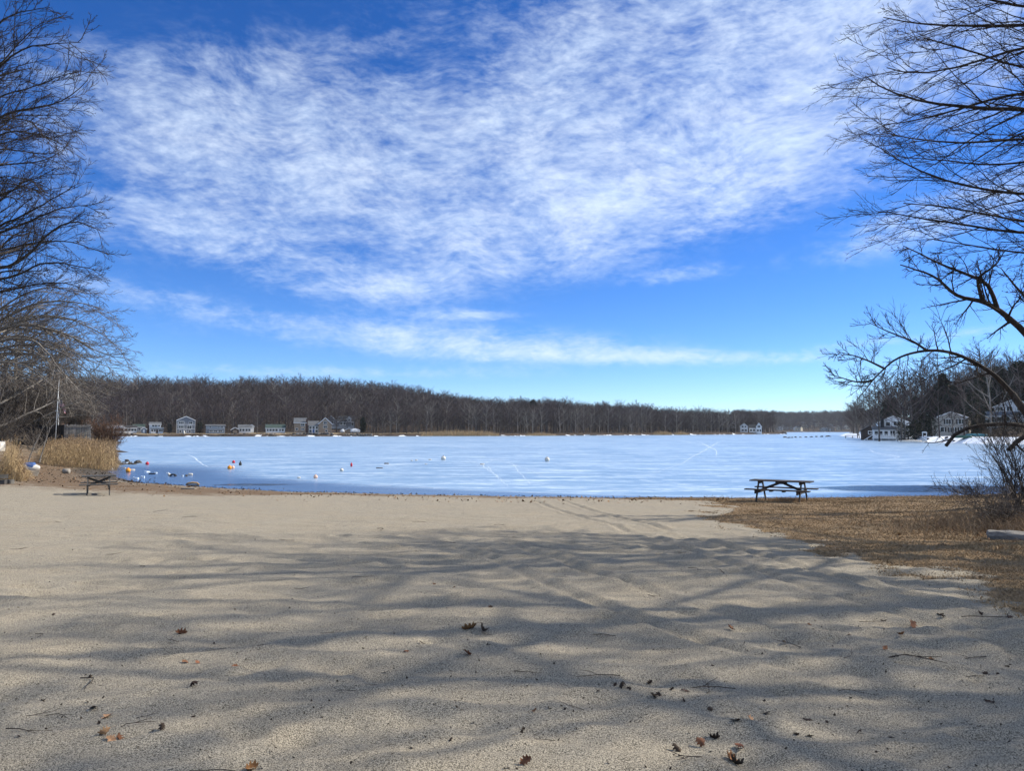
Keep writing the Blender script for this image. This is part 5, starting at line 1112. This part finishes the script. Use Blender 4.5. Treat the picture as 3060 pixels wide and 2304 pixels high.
b = P(164, 1330, 70); e = empty('mast', (b[0], b[1], 1.2), 0, 'thin grey mast in front of the flagpole', 'mast'); ht = P(169, 1135, 70)[2] - 1.2; MB().tube([(0, 0, -.3), (.08, 0, ht * .5), (.17, 0, ht)], [.04, .035, .02], 7).build('pole', M['pole'], e, True); MB().box(-.07, .13, -.05, .05, ht * .55, ht * .55 + .06).build('bracket', M['pole'], e)

# near reeds
def near_reeds(name, label, n, bx, by, hf, H, seed, plume=.45):
    pts, rg = reed_mesh(n, bx, by, hf, H, .006, seed, lambda x, y: np.maximum(near_h(x, y), -.05)); m = len(pts); parts = [tubes(pts, np.tile(np.linspace(.0075, .004, 4), (m, 1)), 3)]
    i = rg.integers(0, m, m * 2); t = rg.uniform(.25, .85, m * 2); j = np.minimum((t * 3).astype(int), 2); fr = (t * 3 - j)[:, None]; p = pts[i, j] * (1 - fr) + pts[i, j + 1] * fr; a = rg.uniform(0, 6.28, m * 2); L = rg.uniform(.25, .55, m * 2)
    d = np.stack([np.cos(a), np.sin(a), np.zeros(m * 2)], 1); lf = np.stack([p, p + d * (L * .35)[:, None] + np.stack([0 * L, 0 * L, L * .55], 1), p + d * L[:, None] + np.stack([0 * L, 0 * L, L * rg.uniform(-.3, .5, m * 2)], 1)], 1); parts.append(blades(lf, np.full(m * 2, .009)))
    V, Fq = joinvf(parts); o = tag(link(name, mesh_np(name, V, Fq, [M['reed']])), label, 'reeds', kind='stuff')
    k = rg.random(m) < plume; tip = pts[k, -1]; q = len(tip); r_ = 7; dd = rg.normal(size=(q, r_, 3)) * (.05, .05, .04) + (.03, 0, .11); z0 = np.linspace(-.14, .05, r_)[None, :, None] * np.array((0, 0, 1.0)); s0 = tip[:, None] + z0
    bl = np.stack([s0, s0 + dd], 2).reshape(-1, 2, 3); V, Fq = blades(bl, np.full(len(bl), .011)); link('plumes', mesh_np('plumes', V, Fq, [M['reed_plume']]), o); return o
def hf_main(x, y):
    px = CX + x / y * F; sd = lake_sd(x, y)
    return sst(118, 165, px) * sst(360, 338, px + 6 * fbm(y * .8, x * .8)) * sst(-1.6, -.4, sd) * (.72 + .28 * sst(150, 230, px)) * (1 + .25 * fbm(x * .9, y * .9, 2)) * sst(53.5, 55.0, y - .35 * (x + 33))
near_reeds('reed_bed', 'tall dense bed of tan reeds in front of the weathered fence', 7200, (-42, -29.5), (53, 67), hf_main, 2.1, 401)
near_reeds('reed_bed', 'sparse far reeds running along the left bank behind the tall bed', 2600, (-52, -34), (67, 92), lambda x, y: sst(-1.2, 0, lake_sd(x, y)) * sst(4.5, 2.5, lake_sd(x, y)) * sst(150, 220, CX + x / y * F) * sst(352, 335, CX + x / y * F), 2.0, 402)
def hf_small(x, y):
    px = CX + x / y * F; return sst(-40, 10, px) * sst(98, 60, px) * (.55 + .75 * np.exp(-((px - 38) / 16) ** 2)) * (1 + .3 * fbm(x * 1.5, y * 1.5, 2)) * .8
near_reeds('reed_clump', 'small reed clump with tall brown plumes at the far left of the beach', 1900, (-29, -25.5), (38.6, 42.5), hf_small, 2.3, 403, .25)
# boats and clutter behind the small clump
e = empty('covered_boat', (-43.4, 58.5, .85), .5, 'white covered motorboat beside the small reed clump', 'boat'); vs, fs = [], []; n = 12
for i in range(n):
    u = i / (n - 1); w = 1.0 * math.sin(math.pi * (u * .72 + .26)) ** .6
    for a in range(11):
        bb = math.pi * 2 * a / 11; vs.append(((u - .5) * 5.4, w * math.cos(bb), .75 + (.55 if math.sin(bb) > 0 else .62) * math.sin(bb)))
for i in range(n - 1):
    for a in range(11): fs.append((i * 11 + a, i * 11 + (a + 1) % 11, (i + 1) * 11 + (a + 1) % 11, (i + 1) * 11 + a))
fs += [list(range(11))[::-1], [(n - 1) * 11 + a for a in range(11)]]
MB().add(vs, fs).build('hull', M['float_white'], e, True); MB().box(-1.8, -1.5, -.7, .7, -.4, .35).box(1.0, 1.3, -.6, .6, -.4, .35).build('cradle', M['dock'], e); MB().tube([(-2.6, -.9, .95), (0, -1.05, .95), (2.0, -.7, 1.0)], .04, 5).build('rub_rail', M['tarp_blue'], e)
p = P(62, 1366, 49); small = empty('covered_dinghy', (p[0], p[1], float(near_h(p[0], p[1]))), .1, 'low blue and white covered dinghy between the two reed beds', 'boat'); MB().lathe([(.08, -1.2), (.28, -.9), (.34, 0), (.28, .8), (.1, 1.2)], 10, (0, 0, .12), 'x').build('hull', M['float_white'], small, True); MB().lathe([(.08, -.5), (.27, -.4), (.28, .3), (.1, .45)], 10, (.55, 0, .2), 'x').build('cover', M['tarp_blue'], small, True)
p = P(90, 1399, 44); pal = empty('wooden_pallet', (p[0], p[1], float(near_h(p[0], p[1])) + .02), .5, 'small tan wooden pallet leaning by the small reed clump', 'pallet'); pal.rotation_euler = (.5, 0, .4)
for i in range(6): MB().box(-.45, .45, -.4 + i * .14, -.31 + i * .14, .09, .11).build('slat', M['dock'], pal)
for xx in (-.42, 0, .36): MB().box(xx, xx + .06, -.4, .4, 0, .088).build('runner', M['dock'], pal)
p = P(198, 1421, 47.5); z = float(near_h(p[0], p[1])); lg = empty('cut_log', (p[0], p[1], z + .14), .1, 'short pale sawn log on the mud behind the short picnic table', 'log'); MB().lathe([(.13, -.2), (.165, -.18), (.165, .18), (.13, .2)], 10, (0, 0, 0), 'x').build('bark', M['block'], lg, True); MB().lathe([(.14, -.215), (.14, -.201)], 10, (0, 0, 0), 'x').build('cut_face', M['leaf_pale'], lg)
for i, (px, py, lb) in enumerate(((6, 1424, 'dark concrete block at the left end of the pile'), (18, 1425, 'dark concrete block standing in the middle of the pile'), (29, 1424, 'brown broken block at the right end of the pile'), (10, 1407, 'dark concrete block on top of the pile'))):
    p = P(px, py, 36 + .3 * i); z = float(near_h(p[0], p[1])) + (.22 if i == 3 else 0); bl = empty('concrete_block', (p[0], p[1], z), .3 * i, lb + ' by the small reed clump', 'block'); mm = M['block'] if i == 2 else M['stone_dark']
    for x0, x1 in ((-.2, -.16), (-.02, .02), (.16, .2)): MB().box(x0, x1, -.06, .06, 0, .2).build('web', mm, bl)
    MB().box(-.2, .2, -.1, -.061, 0, .2).box(-.2, .2, .061, .1, 0, .2).build('face', mm, bl)

# floats frozen into the ice
def ball(px, py, d, m, label, name='buoy', knob=None, z=0.0, cat='buoy'):
    p = onz(px, py, z); R = d / 2 / F * p[1]; e = empty(name, (p[0], p[1], z), random.uniform(0, 6), label, cat); pr = []
    for i in range(11):
        a = -math.pi / 2 + math.pi * i / 10; pr.append((max(R * math.cos(a), .004), R * .72 + R * math.sin(a)))
    MB().lathe(pr, 18).build('ball', m, e, True); k = knob or m
    MB().lathe([(R * .22, R * 1.66), (R * .2, R * 1.8), (R * .12, R * 1.9), (R * .1, R * 1.92)], 10).build('neck', k, e, True); return e
def capsule(px, py, w, h, m, label, name='float', rz=0.0, m2=None, cat='float'):
    p = onz(px, py); L = w / F * p[1]; R = h / 2 / F * p[1]; e = empty(name, (p[0], p[1], 0), rz, label, cat)
    MB().lathe([(R * .3, -L / 2), (R * .85, -L / 2 + R * .25), (R, -L / 2 + R * .6), (R, L / 2 - R * .6), (R * .85, L / 2 - R * .25), (R * .3, L / 2)], 12, (0, 0, R * .55), 'x').build('body', m, e, True)
    MB().lathe([(R * .28, 0), (R * .3, R * .15), (R * .2, R * .3)], 8, (L / 2 + .001, 0, R * .55), 'x').build('cap', m2 or m, e, True); return e
ball(383, 1411, 14, M['orange'], 'orange ball buoy on dark ice near the short picnic table'); capsule(396, 1406, 13, 5, M['float_white'], 'white tube float behind the orange buoy near the reeds', rz=.5); capsule(372, 1400, 10, 4, M['float_white'], 'small white float left of the orange buoy near the reeds', rz=-.2)
ball(440, 1389, 10, M['red'], 'red ball buoy standing alone right of the reeds'); ball(698, 1384, 9, M['red'], 'red ball buoy beside the black bottle-shaped marker'); ball(686, 1402, 12.5, M['orange'], 'orange ball buoy touching a pale peach one'); ball(696, 1401, 10, M['peach'], 'pale peach ball buoy touching an orange one')
p = onz(718, 1391); e = empty('marker_float', p, 0, 'black bottle-shaped marker upright in the ice by the red buoy', 'marker'); MB().lathe([(.10, -.02), (.12, .06), (.115, .20), (.05, .27), (.045, .34)], 12).build('body', M['black'], e, True); MB().lathe([(.055, .34), (.055, .38), (.02, .385)], 10).build('cap', M['black'], e, True)
capsule(454, 1417, 20, 4, M['black'], 'black log-like float in the slush beyond the short picnic table', rz=.05); ball(505, 1421, 8, M['float_white'], 'small white ball float beside the dark tyre'); ball(943, 1430, 12.5, M['peach'], 'peach ball buoy beside a small white jug float'); capsule(893, 1430, 10, 6, M['float_white'], 'small white jug float left of the peach buoy')
p = onz(517, 1423); e = empty('old_tyre', (p[0], p[1], .02), .2, 'dark tyre half sunk in the ice beside the small white ball', 'tyre'); tv, tf = [], []
for i in range(16):
    for j in range(7):
        a, bb = 2 * math.pi * i / 16, 2 * math.pi * j / 7; tv.append(((.13 + .07 * math.cos(bb)) * math.cos(a) * 1.2, .07 * math.sin(bb), (.13 + .07 * math.cos(bb)) * math.sin(a) * .7)); tf.append((i * 7 + j, i * 7 + (j + 1) % 7, (i + 1) % 16 * 7 + (j + 1) % 7, (i + 1) % 16 * 7 + j))
MB().add(tv, tf).build('tread', M['black'], e, True); MB().box(-.1, .12, -.03, .03, -.05, .1).build('frozen_slush', M['ice_lump'], e)
capsule(569, 1420, 14, 7, M['float_white'], 'fat white barrel float right of the dark tyre', m2=M['float_grey']); rock(*(onz(558, 1423)[:2]), .02, .18, 'dark lump frozen beside the fat white barrel float', None, rr_)
ball(1021, 1409, 11, M['float_white'], 'white ball buoy with a tan cap left of the slim red float', knob=M['dock']); ball(1325, 1375, 14, M['float_white'], 'large cream ball buoy with a brown knob far out on the ice', knob=M['leaf_dark']); ball(1635, 1379, 15, M['float_white'], 'large grey-white ball buoy alone far right on the ice', knob=M['float_grey'])
p = onz(1050, 1395); e = empty('red_float', p, 0, 'slim upright red float in the middle of the ice', 'float'); MB().lathe([(.06, 0), (.09, .08), (.09, .22), (.05, .3)], 12).build('body', M['red'], e, True); MB().lathe([(.025, .3), (.03, .36)], 8).build('tip', M['red'], e, True)
capsule(1155, 1387, 14, 5, M['float_grey'], 'grey tube float with a white end on the ice', m2=M['float_white'], rz=.1); capsule(1134, 1400, 20, 4, M['float_grey'], 'long dark grey tube float frozen flat on the ice'); capsule(1230, 1378, 6, 4, M['float_white'], 'tiny white float left of its twin'); capsule(1244, 1377, 7, 5, M['float_white'], 'tiny white float with a grey end', m2=M['float_grey']); capsule(1285, 1375, 9, 4, M['float_white'], 'white tube float left of the cream ball buoy'); capsule(1273, 1388, 8, 2.5, M['float_white'], 'thin white stick float nearest the cream ball buoy'); capsule(1441, 1389, 13, 5, M['float_white'], 'yellowed white tube float among skate marks', rz=.1)
ball(1358, 1481, 7, M['float_grey'], 'tiny grey ball float at the edge of the sand')
# boards at the water's edge
p = gpt(566, 1462); o = MB().box(-.34, .30, -.16, .16, -.08, .05).build('driftwood_board', M['dock'], None, bevel=.02, loc=(p[0], p[1], p[2] + .02), rot=(.02, .03, .08)); tag(o, 'short tan board lying on the water edge of the sand', 'board')
p = onz(575, 1452); e = empty('foam_float', (p[0], p[1], .05), .1, 'bent pale foam float resting behind the tan board', 'float'); MB().tube([(-.34, 0, .0), (-.25, 0, .08), (0, 0, .11), (.25, 0, .09), (.36, 0, .0)], [.04, .055, .06, .055, .04], 9).build('foam', M['leaf_pale'], e, True); MB().tube([(-.3, 0, -.02), (.32, 0, -.02)], .04, 6).build('rod', M['dock'], e)
# ice slabs pushed up at the edge
ri = np.random.default_rng(12)
def ice_chunk(px, py, w, h):
    p = onz(px, py); s = w / F * p[1]; m = MB(); n = 9; top = [(math.cos(2 * math.pi * i / n) * ri.uniform(.35, .55), math.sin(2 * math.pi * i / n) * ri.uniform(.3, .6)) for i in range(n)]; m.add([(a * s, b * s * .6, -.03) for a, b in top] + [(a * s * .9, b * s * .55, h * ri.uniform(.6, 1.2)) for a, b in top], [list(range(n))[::-1], [n + i for i in range(n)]] + [(i, (i + 1) % n, n + (i + 1) % n, n + i) for i in range(n)])
    tag(m.build('ice_chunk', M['ice_lump'], None, loc=(p[0], p[1], .01), rot=(ri.uniform(-.1, .1), ri.uniform(-.1, .1), ri.uniform(0, 3))), 'broken slab of white ice in the slush beyond the short picnic table', 'ice chunk', 'ice slabs by the reeds')
for px, py, w in ((300, 1420, 22), (315, 1424, 16), (335, 1432, 20), (345, 1437, 14), (375, 1447, 26), (395, 1452, 30), (412, 1450, 18), (420, 1456, 26), (370, 1452, 14), (405, 1431, 24), (425, 1428, 18), (440, 1411, 18), (466, 1415, 12), (345, 1390, 16), (380, 1384, 14), (450, 1456, 20), (480, 1458, 18), (290, 1446, 14), (330, 1450, 12), (335, 1402, 12), (500, 1416, 10), (545, 1424, 8)): ice_chunk(px, py, w, ri.uniform(.04, .10))
for i in range(26):
    px = 335 + i * 3.2 + ri.uniform(-6, 6); p = onz(px, 1384 + ri.uniform(-6, 5)); rock(p[0], p[1], .03, ri.uniform(.15, .38), 'small dark stone on the spit at the end of the reeds', 'stones at the end of the reed bank', ri)

# ------------------------------------------------------------------ litter on the sand
def leaf_mesh(seed, m, curl, L=.14):
    rg = np.random.default_rng(seed); n = 15; V, Fq = [], []
    for i in range(n):
        t = i / (n - 1); w = L * .36 * (math.sin(math.pi * min(1, t * .96 + .03)) ** .75) * (1 + .42 * math.cos(2 * math.pi * 4.0 * t + .6)) ; x = (t - .5) * L; zb = curl * L * 1.6 * (t - .45) ** 2
        for s in (-1, -.5, 0, .5, 1): V.append((x + .02 * rg.normal() * L * (s != 0), s * w * (1 - .25 * curl), zb + curl * abs(s) ** 1.6 * w * .95 * (1 + .5 * math.sin(seed + 3 * t * (1 if s > 0 else 1.7))) + .015 * L * rg.normal()))
    for i in range(n - 1):
        for j in range(4): Fq.append((i * 5 + j, i * 5 + j + 1, (i + 1) * 5 + j + 1, (i + 1) * 5 + j))
    b = len(V); st = [(-L * .5, 0, curl * L * .4), (-L * .66, .01 * L, curl * L * .3), (-L * .85, .05 * L, .02 * L)]
    for x, y, z in st: V += [(x, y - .008 * L, z), (x, y + .008 * L, z + .006 * L)]
    Fq += [(b, b + 1, b + 3, b + 2), (b + 2, b + 3, b + 5, b + 4)]
    V = np.array(V); V[:, 2] -= V[:, 2].min(); V[:, 2] += .25 * np.sin(V[:, 0] * 31 + seed) * V[:, 1]; return mesh_np('fallen_leaf', V, np.array(Fq), [m], True)
LEAF = {k: [leaf_mesh(500 + i + 10 * q, M[k], c) for i, c in enumerate((.25, .55, .85, .4))] for q, k in enumerate(('leaf', 'leaf_pale', 'leaf_dark'))}
rl = np.random.default_rng(77)
def leaf(px, py, s, kind, label, tilt=None, group=None, v=None):
    p = gpt(px, py); t = tilt if tilt is not None else rl.choice((0, math.pi)) + rl.uniform(-.7, .7)
    s *= .56; me = LEAF[kind][int(rl.integers(0, 4)) if v is None else v]; rot = Euler((t, rl.uniform(-.5, .5), rl.uniform(0, 6.28)))
    low = min((rot.to_matrix() @ q.co).z for q in me.vertices) * s
    o = link('fallen_leaf', me, None, p + (0, 0, -low - .006), rot, (s, s, s)); return tag(o, label, 'leaf', group)
leaf(1405, 1884, 1.9, 'leaf', 'largest curled brown oak leaf standing up in the middle of the sand', 1.0, v=1); leaf(1440, 1888, 1.5, 'leaf_dark', 'dark curled leaf lying against the largest brown leaf', .5, v=2)
leaf(1394, 1966, 1.2, 'leaf', 'upright tan-brown leaf just before the largest brown leaf', .9, v=0); leaf(538, 1892, 1.3, 'leaf', 'folded brown leaf with one raised lobe by itself on the sand', .8, v=2); leaf(320, 2150, 1.1, 'leaf_pale', 'flat pale tan oak leaf beside a dark twig', .1, v=0); leaf(312, 2216, .9, 'leaf_pale', 'pale leaf standing on edge in a group of three', 1.1, v=1)
leaf(351, 2216, .8, 'leaf', 'brown leaf standing on edge in a group of three', 1.0, v=1); leaf(331, 2226, .8, 'leaf_pale', 'pale leaf lying flat in a group of three', .1, v=0); leaf(745, 2282, 1.0, 'leaf', 'red-brown folded leaf with a long stem', .7, v=2); leaf(2178, 2274, 1.2, 'leaf', 'rust-orange upright leaf with dark leaves around it', 1.0, v=1); leaf(2196, 2286, 1.1, 'leaf_dark', 'dark leaf curled under the rust-orange upright leaf', .4, v=2)
leaf(2725, 1866, 1.5, 'leaf', 'upright rust leaf on the sand toward the dead lawn', 1.1, v=0); leaf(2697, 1914, 1.2, 'leaf', 'rust leaf lying beyond the curved dark stick', .5, v=1); leaf(2183, 1886, 1.0, 'leaf', 'small rust leaf with a raised tip left of the wheel track', .5, v=1); leaf(2247, 2155, 1.0, 'leaf_pale', 'long pale yellow-brown leaf alone on the sand', .15, v=3); leaf(1571, 2298, .9, 'leaf', 'small orange-brown leaf at the lower edge of the beach', .9, v=1)
SM = [(780, 1932), (555, 1980), (590, 1985), (700, 1992), (2539, 1912), (2411, 2154), (2210, 2244), (2091, 2236), (2133, 2214), (2781, 1966), (2292, 2138), (2663, 2198), (1942, 2026), (1858, 2056), (1838, 2048), (1880, 2060), (1952, 2084), (1965, 2080), (1465, 1817), (1598, 2129), (1213, 1951), (1260, 1931), (1297, 1744), (1356, 1758), (270, 2033), (278, 2129), (575, 2062), (487, 2196), (130, 2090), (1642, 2120), (2420, 1875), (2346, 1933),
      (2640, 1852), (2810, 1848), (2930, 1846), (2820, 1852), (3020, 1862), (3010, 1985), (2945, 2005), (2645, 1950), (2120, 2130), (2045, 2100), (2050, 2068), (2008, 2066), (2025, 2250), (2930, 2158), (2380, 2195), (2420, 2200), (2960, 2090), (2200, 2178)]
for px, py in SM: leaf(px, py, rl.uniform(.5, .95), 'leaf_dark' if rl.random() < .75 else 'leaf', 'small dark curled dead leaf lying on the sand', None, 'small dead leaves on the sand')
for i in range(70):
    px, py = rl.uniform(0, 3060), 1560 + 740 * rl.random() ** 1.0
    if gpt(px, py)[0] > 5.8: continue
    leaf(px, py, rl.uniform(.25, .5), 'leaf_dark', 'small dark curled dead leaf lying on the sand', None, 'small dead leaves on the sand')
def twig_mesh(seed, L=.4):
    rg = np.random.default_rng(seed); p = [np.array((-L / 2, 0, .006))]; d = np.array((1.0, 0, 0))
    for i in range(6): d = d + rg.normal(size=3) * (.22, .3, .07); d /= np.linalg.norm(d); p.append(p[-1] + d * L / 6); p[-1][2] = abs(p[-1][2]) + .004
    m = MB().tube(p, [.0042, .004, .0036, .0032, .003, .0025, .0016], 5); k = p[3]; m.tube([k, k + np.array((.06, .07 * (1 if seed % 2 else -1), .015)), k + np.array((.12, .10 * (1 if seed % 2 else -1), .02))], [.003, .0022, .0015], 4); return m.mesh('fallen_twig', M['twig'])
TW = [twig_mesh(900 + i) for i in range(6)]
TWP = [(569, 1545, 1.6), (59, 1644, 1.3), (341, 1656, 1.2), (138, 1896, 1.0), (509, 1911, .8), (297, 2045, 1.3), (99, 2188, 1.1), (395, 2171, .9), (129, 2139, .7), (193, 2140, .8), (452, 2148, .6), (1153, 1584, 2.0), (1336, 1619, 1.4), (1089, 1731, 1.2), (1124, 2042, .7), (1022, 2066, .7), (1579, 2014, .8), (1707, 2116, .7), (1791, 2032, 1.2), (2037, 1656, 1.5), (2148, 1718, 2.0), (2095, 1705, 1.5), (2346, 1936, 1.0), (2608, 1854, 1.0), (2935, 1857, 1.6), (2544, 2060, .8), (2900, 2017, .8), (2732, 1963, 1.7), (2124, 2056, 1.2), (2110, 2064, 1.0), (2140, 2070, .9), (1616, 2204, .6), (2060, 2290, 1.0), (1250, 1560, 1.4), (850, 1620, 1.3), (160, 1563, 1.3), (480, 1528, 1.5), (1500, 1570, 1.4), (640, 1950, .7), (1440, 1893, .8), (2900, 1960, 1.2), (2560, 1985, .8), (440, 1690, 1.0), (900, 1760, .9), (1950, 1780, 1.0), (1800, 1900, .9), (660, 2290, 1.1), (990, 1905, .7)]
for px, py, s in TWP:
    s *= .72; tag(link('fallen_twig', TW[int(rl.integers(0, 6))], None, gpt(px, py) + (0, 0, .004), (0, 0, rl.normal() * .5 + (3.14 if rl.random() < .5 else 0)), (s, s, s)), 'thin dark bent twig lying on the sand', 'twig', 'twigs on the sand')
def chips(name, label, x, y, size, m, seed, lift=.0, zf=None):
    """many tiny curled scraps as one mass"""
    rg = np.random.default_rng(seed); n = len(x); z = (zf or (lambda a, b: near_h(a, b, True)))(x, y) + lift; a = rg.uniform(0, 6.28, n); s = size * rg.uniform(.4, 1.3, n); c = np.stack([x, y, z], 1); d = np.stack([np.cos(a), np.sin(a), rg.uniform(-.1, .5, n)], 1) * s[:, None]; e_ = np.stack([-np.sin(a), np.cos(a), rg.uniform(-.2, .7, n)], 1) * (s * rg.uniform(.3, .8, n))[:, None]
    V = np.stack([c - d * .5, c + e_ * .5, c + d * .5 + np.stack([0 * s, 0 * s, s * .35], 1), c - e_ * .5 + np.stack([0 * s, 0 * s, s * .15], 1)], 1).reshape(-1, 3); i = np.arange(n) * 4
    return tag(link(name, mesh_np(name, V, np.concatenate([np.stack([i, i + 1, i + 2], 1), np.stack([i, i + 2, i + 3], 1)]), [m])), label, 'litter', kind='stuff')
n = 3600; y = 3.5 + 22 * rl.random(n) ** 1.4; x = rl.uniform(-.75, .75, n) * y; k = (x < 6.2) & ((rl.random(n) < .35) | (rl.random(n) < sst(-4, 5, x)) | (fbm(x * .6, y * .4) > .1)); chips('leaf_crumbs', 'dark crumbs of bark and leaf scattered over the sand', x[k], y[k], .022, M['litter_dark'], 1)
def shore_pts(n, xa, xb, sd0, sd1, ya=26, yb=50):
    x = rl.uniform(xa, xb, n * 6); y = rl.uniform(ya, yb, n * 6); s = lake_sd(x, y); t = rl.normal(size=n * 6) * (sd1 - sd0) / 2 + (sd0 + sd1) / 2; k = np.abs(s - t) < .35; return x[k][:n], y[k][:n]
x, y = shore_pts(9000, -24, 9, .4, 4.2); k = fbm(x * .5, y * 2.2, 3) > -.10; chips('wrack_line', 'band of brown dead leaves washed up along the sand', x[k], y[k], .11, M['litter'], 2, .01)
x, y = shore_pts(4200, -23, 8, -.35, .75); chips('shore_muck', 'black muck and debris along the waterline of the sand', x, y, .12, M['litter_dark'], 3, .02, lambda a, b: np.maximum(near_h(a, b), 0))
x, y = shore_pts(5200, -38, -19, 1, 9, 38, 62); chips('bank_litter', 'brown leaf litter over the muddy left bank', x, y, .11, M['litter'], 4)
x, y = shore_pts(2600, -38, -19, .2, 7, 38, 62); chips('bank_muck', 'dark wet debris over the muddy left bank', x, y, .14, M['litter_dark'], 5)
def grass():
    rg = np.random.default_rng(44); N = 330000; y = 7.5 + 26 * rg.random(N) ** 1.25; x = 4.5 + rg.random(N) * (y * .78 - 2.0).clip(1, 21); g = grass_mask(x, y); sd = lake_sd(x, y)
    k = (rg.random(N) < g * (.35 + .65 * sst(-.25, .3, fbm(x * 1.3, y * 1.3, 3)))) & (sd > .35); x, y = x[k], y[k]; n = len(x); z = near_h(x, y, True); h = rg.uniform(.012, .042, n) * (1 + .8 * (fbm(x * .8, y * .8, 2) > .3)); a = rg.uniform(0, 6.28, n); w = rg.uniform(.003, .006, n) * (1 + y / 14); l = rg.normal(size=(n, 2)) * .8 * h[:, None]
    c = np.stack([x, y, z - .004], 1); s = np.stack([np.cos(a) * w, np.sin(a) * w, 0 * w], 1); V = np.stack([c - s, c + s, c + np.stack([l[:, 0], l[:, 1], h], 1)], 1).reshape(-1, 3)
    tag(link('dead_grass', mesh_np('dead_grass', V, np.arange(n * 3).reshape(-1, 3), [M['grass']])), 'short dead tan grass of the lawn beside the sand', 'grass', kind='stuff')
    m = 5200; t = rg.random(m); cx = np.where(t < .6, rg.normal(11.6, 1.0, m), np.where(t < .8, rg.normal(10.4, .3, m), rg.uniform(8, 21, m))); cy = np.where(t < .6, rg.normal(17.3, .9, m), np.where(t < .8, rg.normal(28, .4, m), rg.uniform(29.5, 32.3, m)))
    z = near_h(cx, cy); h = rg.uniform(.15, .5, m) * np.where(t < .6, 1.0, .4); l = rg.normal(size=(m, 2)) * .45 * h[:, None]; tt = np.array((0, .5, 1.0)); pts = np.stack([cx[:, None] + l[:, :1] * tt ** 2, cy[:, None] + l[:, 1:] * tt ** 2, z[:, None] + h[:, None] * (tt - .25 * tt ** 2)], 2); V, Fq = blades(pts, np.full(m, .005))
    tag(link('tall_dead_grass', mesh_np('tall_dead_grass', V, Fq, [M['reed_plume']])), 'taller straggling dead grass around the bush and along the bank', 'grass', kind='stuff')
grass()
x = rl.normal(12.0, 1.3, 2600); y = rl.normal(17.0, 1.3, 2600); chips('bush_litter', 'dead leaves caught under the bare bush', x, y, .075, M['litter'], 9, .02)
# ------------------------------------------------------------------ thin winter haze
def haze():
    m = bpy.data.materials.new('haze'); m.use_nodes = True; t = m.node_tree; t.nodes.clear(); o = t.nodes.new('ShaderNodeOutputMaterial'); v = t.nodes.new('ShaderNodeVolumePrincipled')
    v.inputs['Color'].default_value = (.80, .88, 1.0, 1); v.inputs['Density'].default_value = .00006; v.inputs['Anisotropy'].default_value = .2
    t.links.new(v.outputs[0], o.inputs['Volume']); b = MB().box(-2700, 2700, -1300, 4300, -9, 75).build('haze', m); tag(b, 'thin bluish winter haze over the lake and hills', 'haze', kind='stuff')
haze()
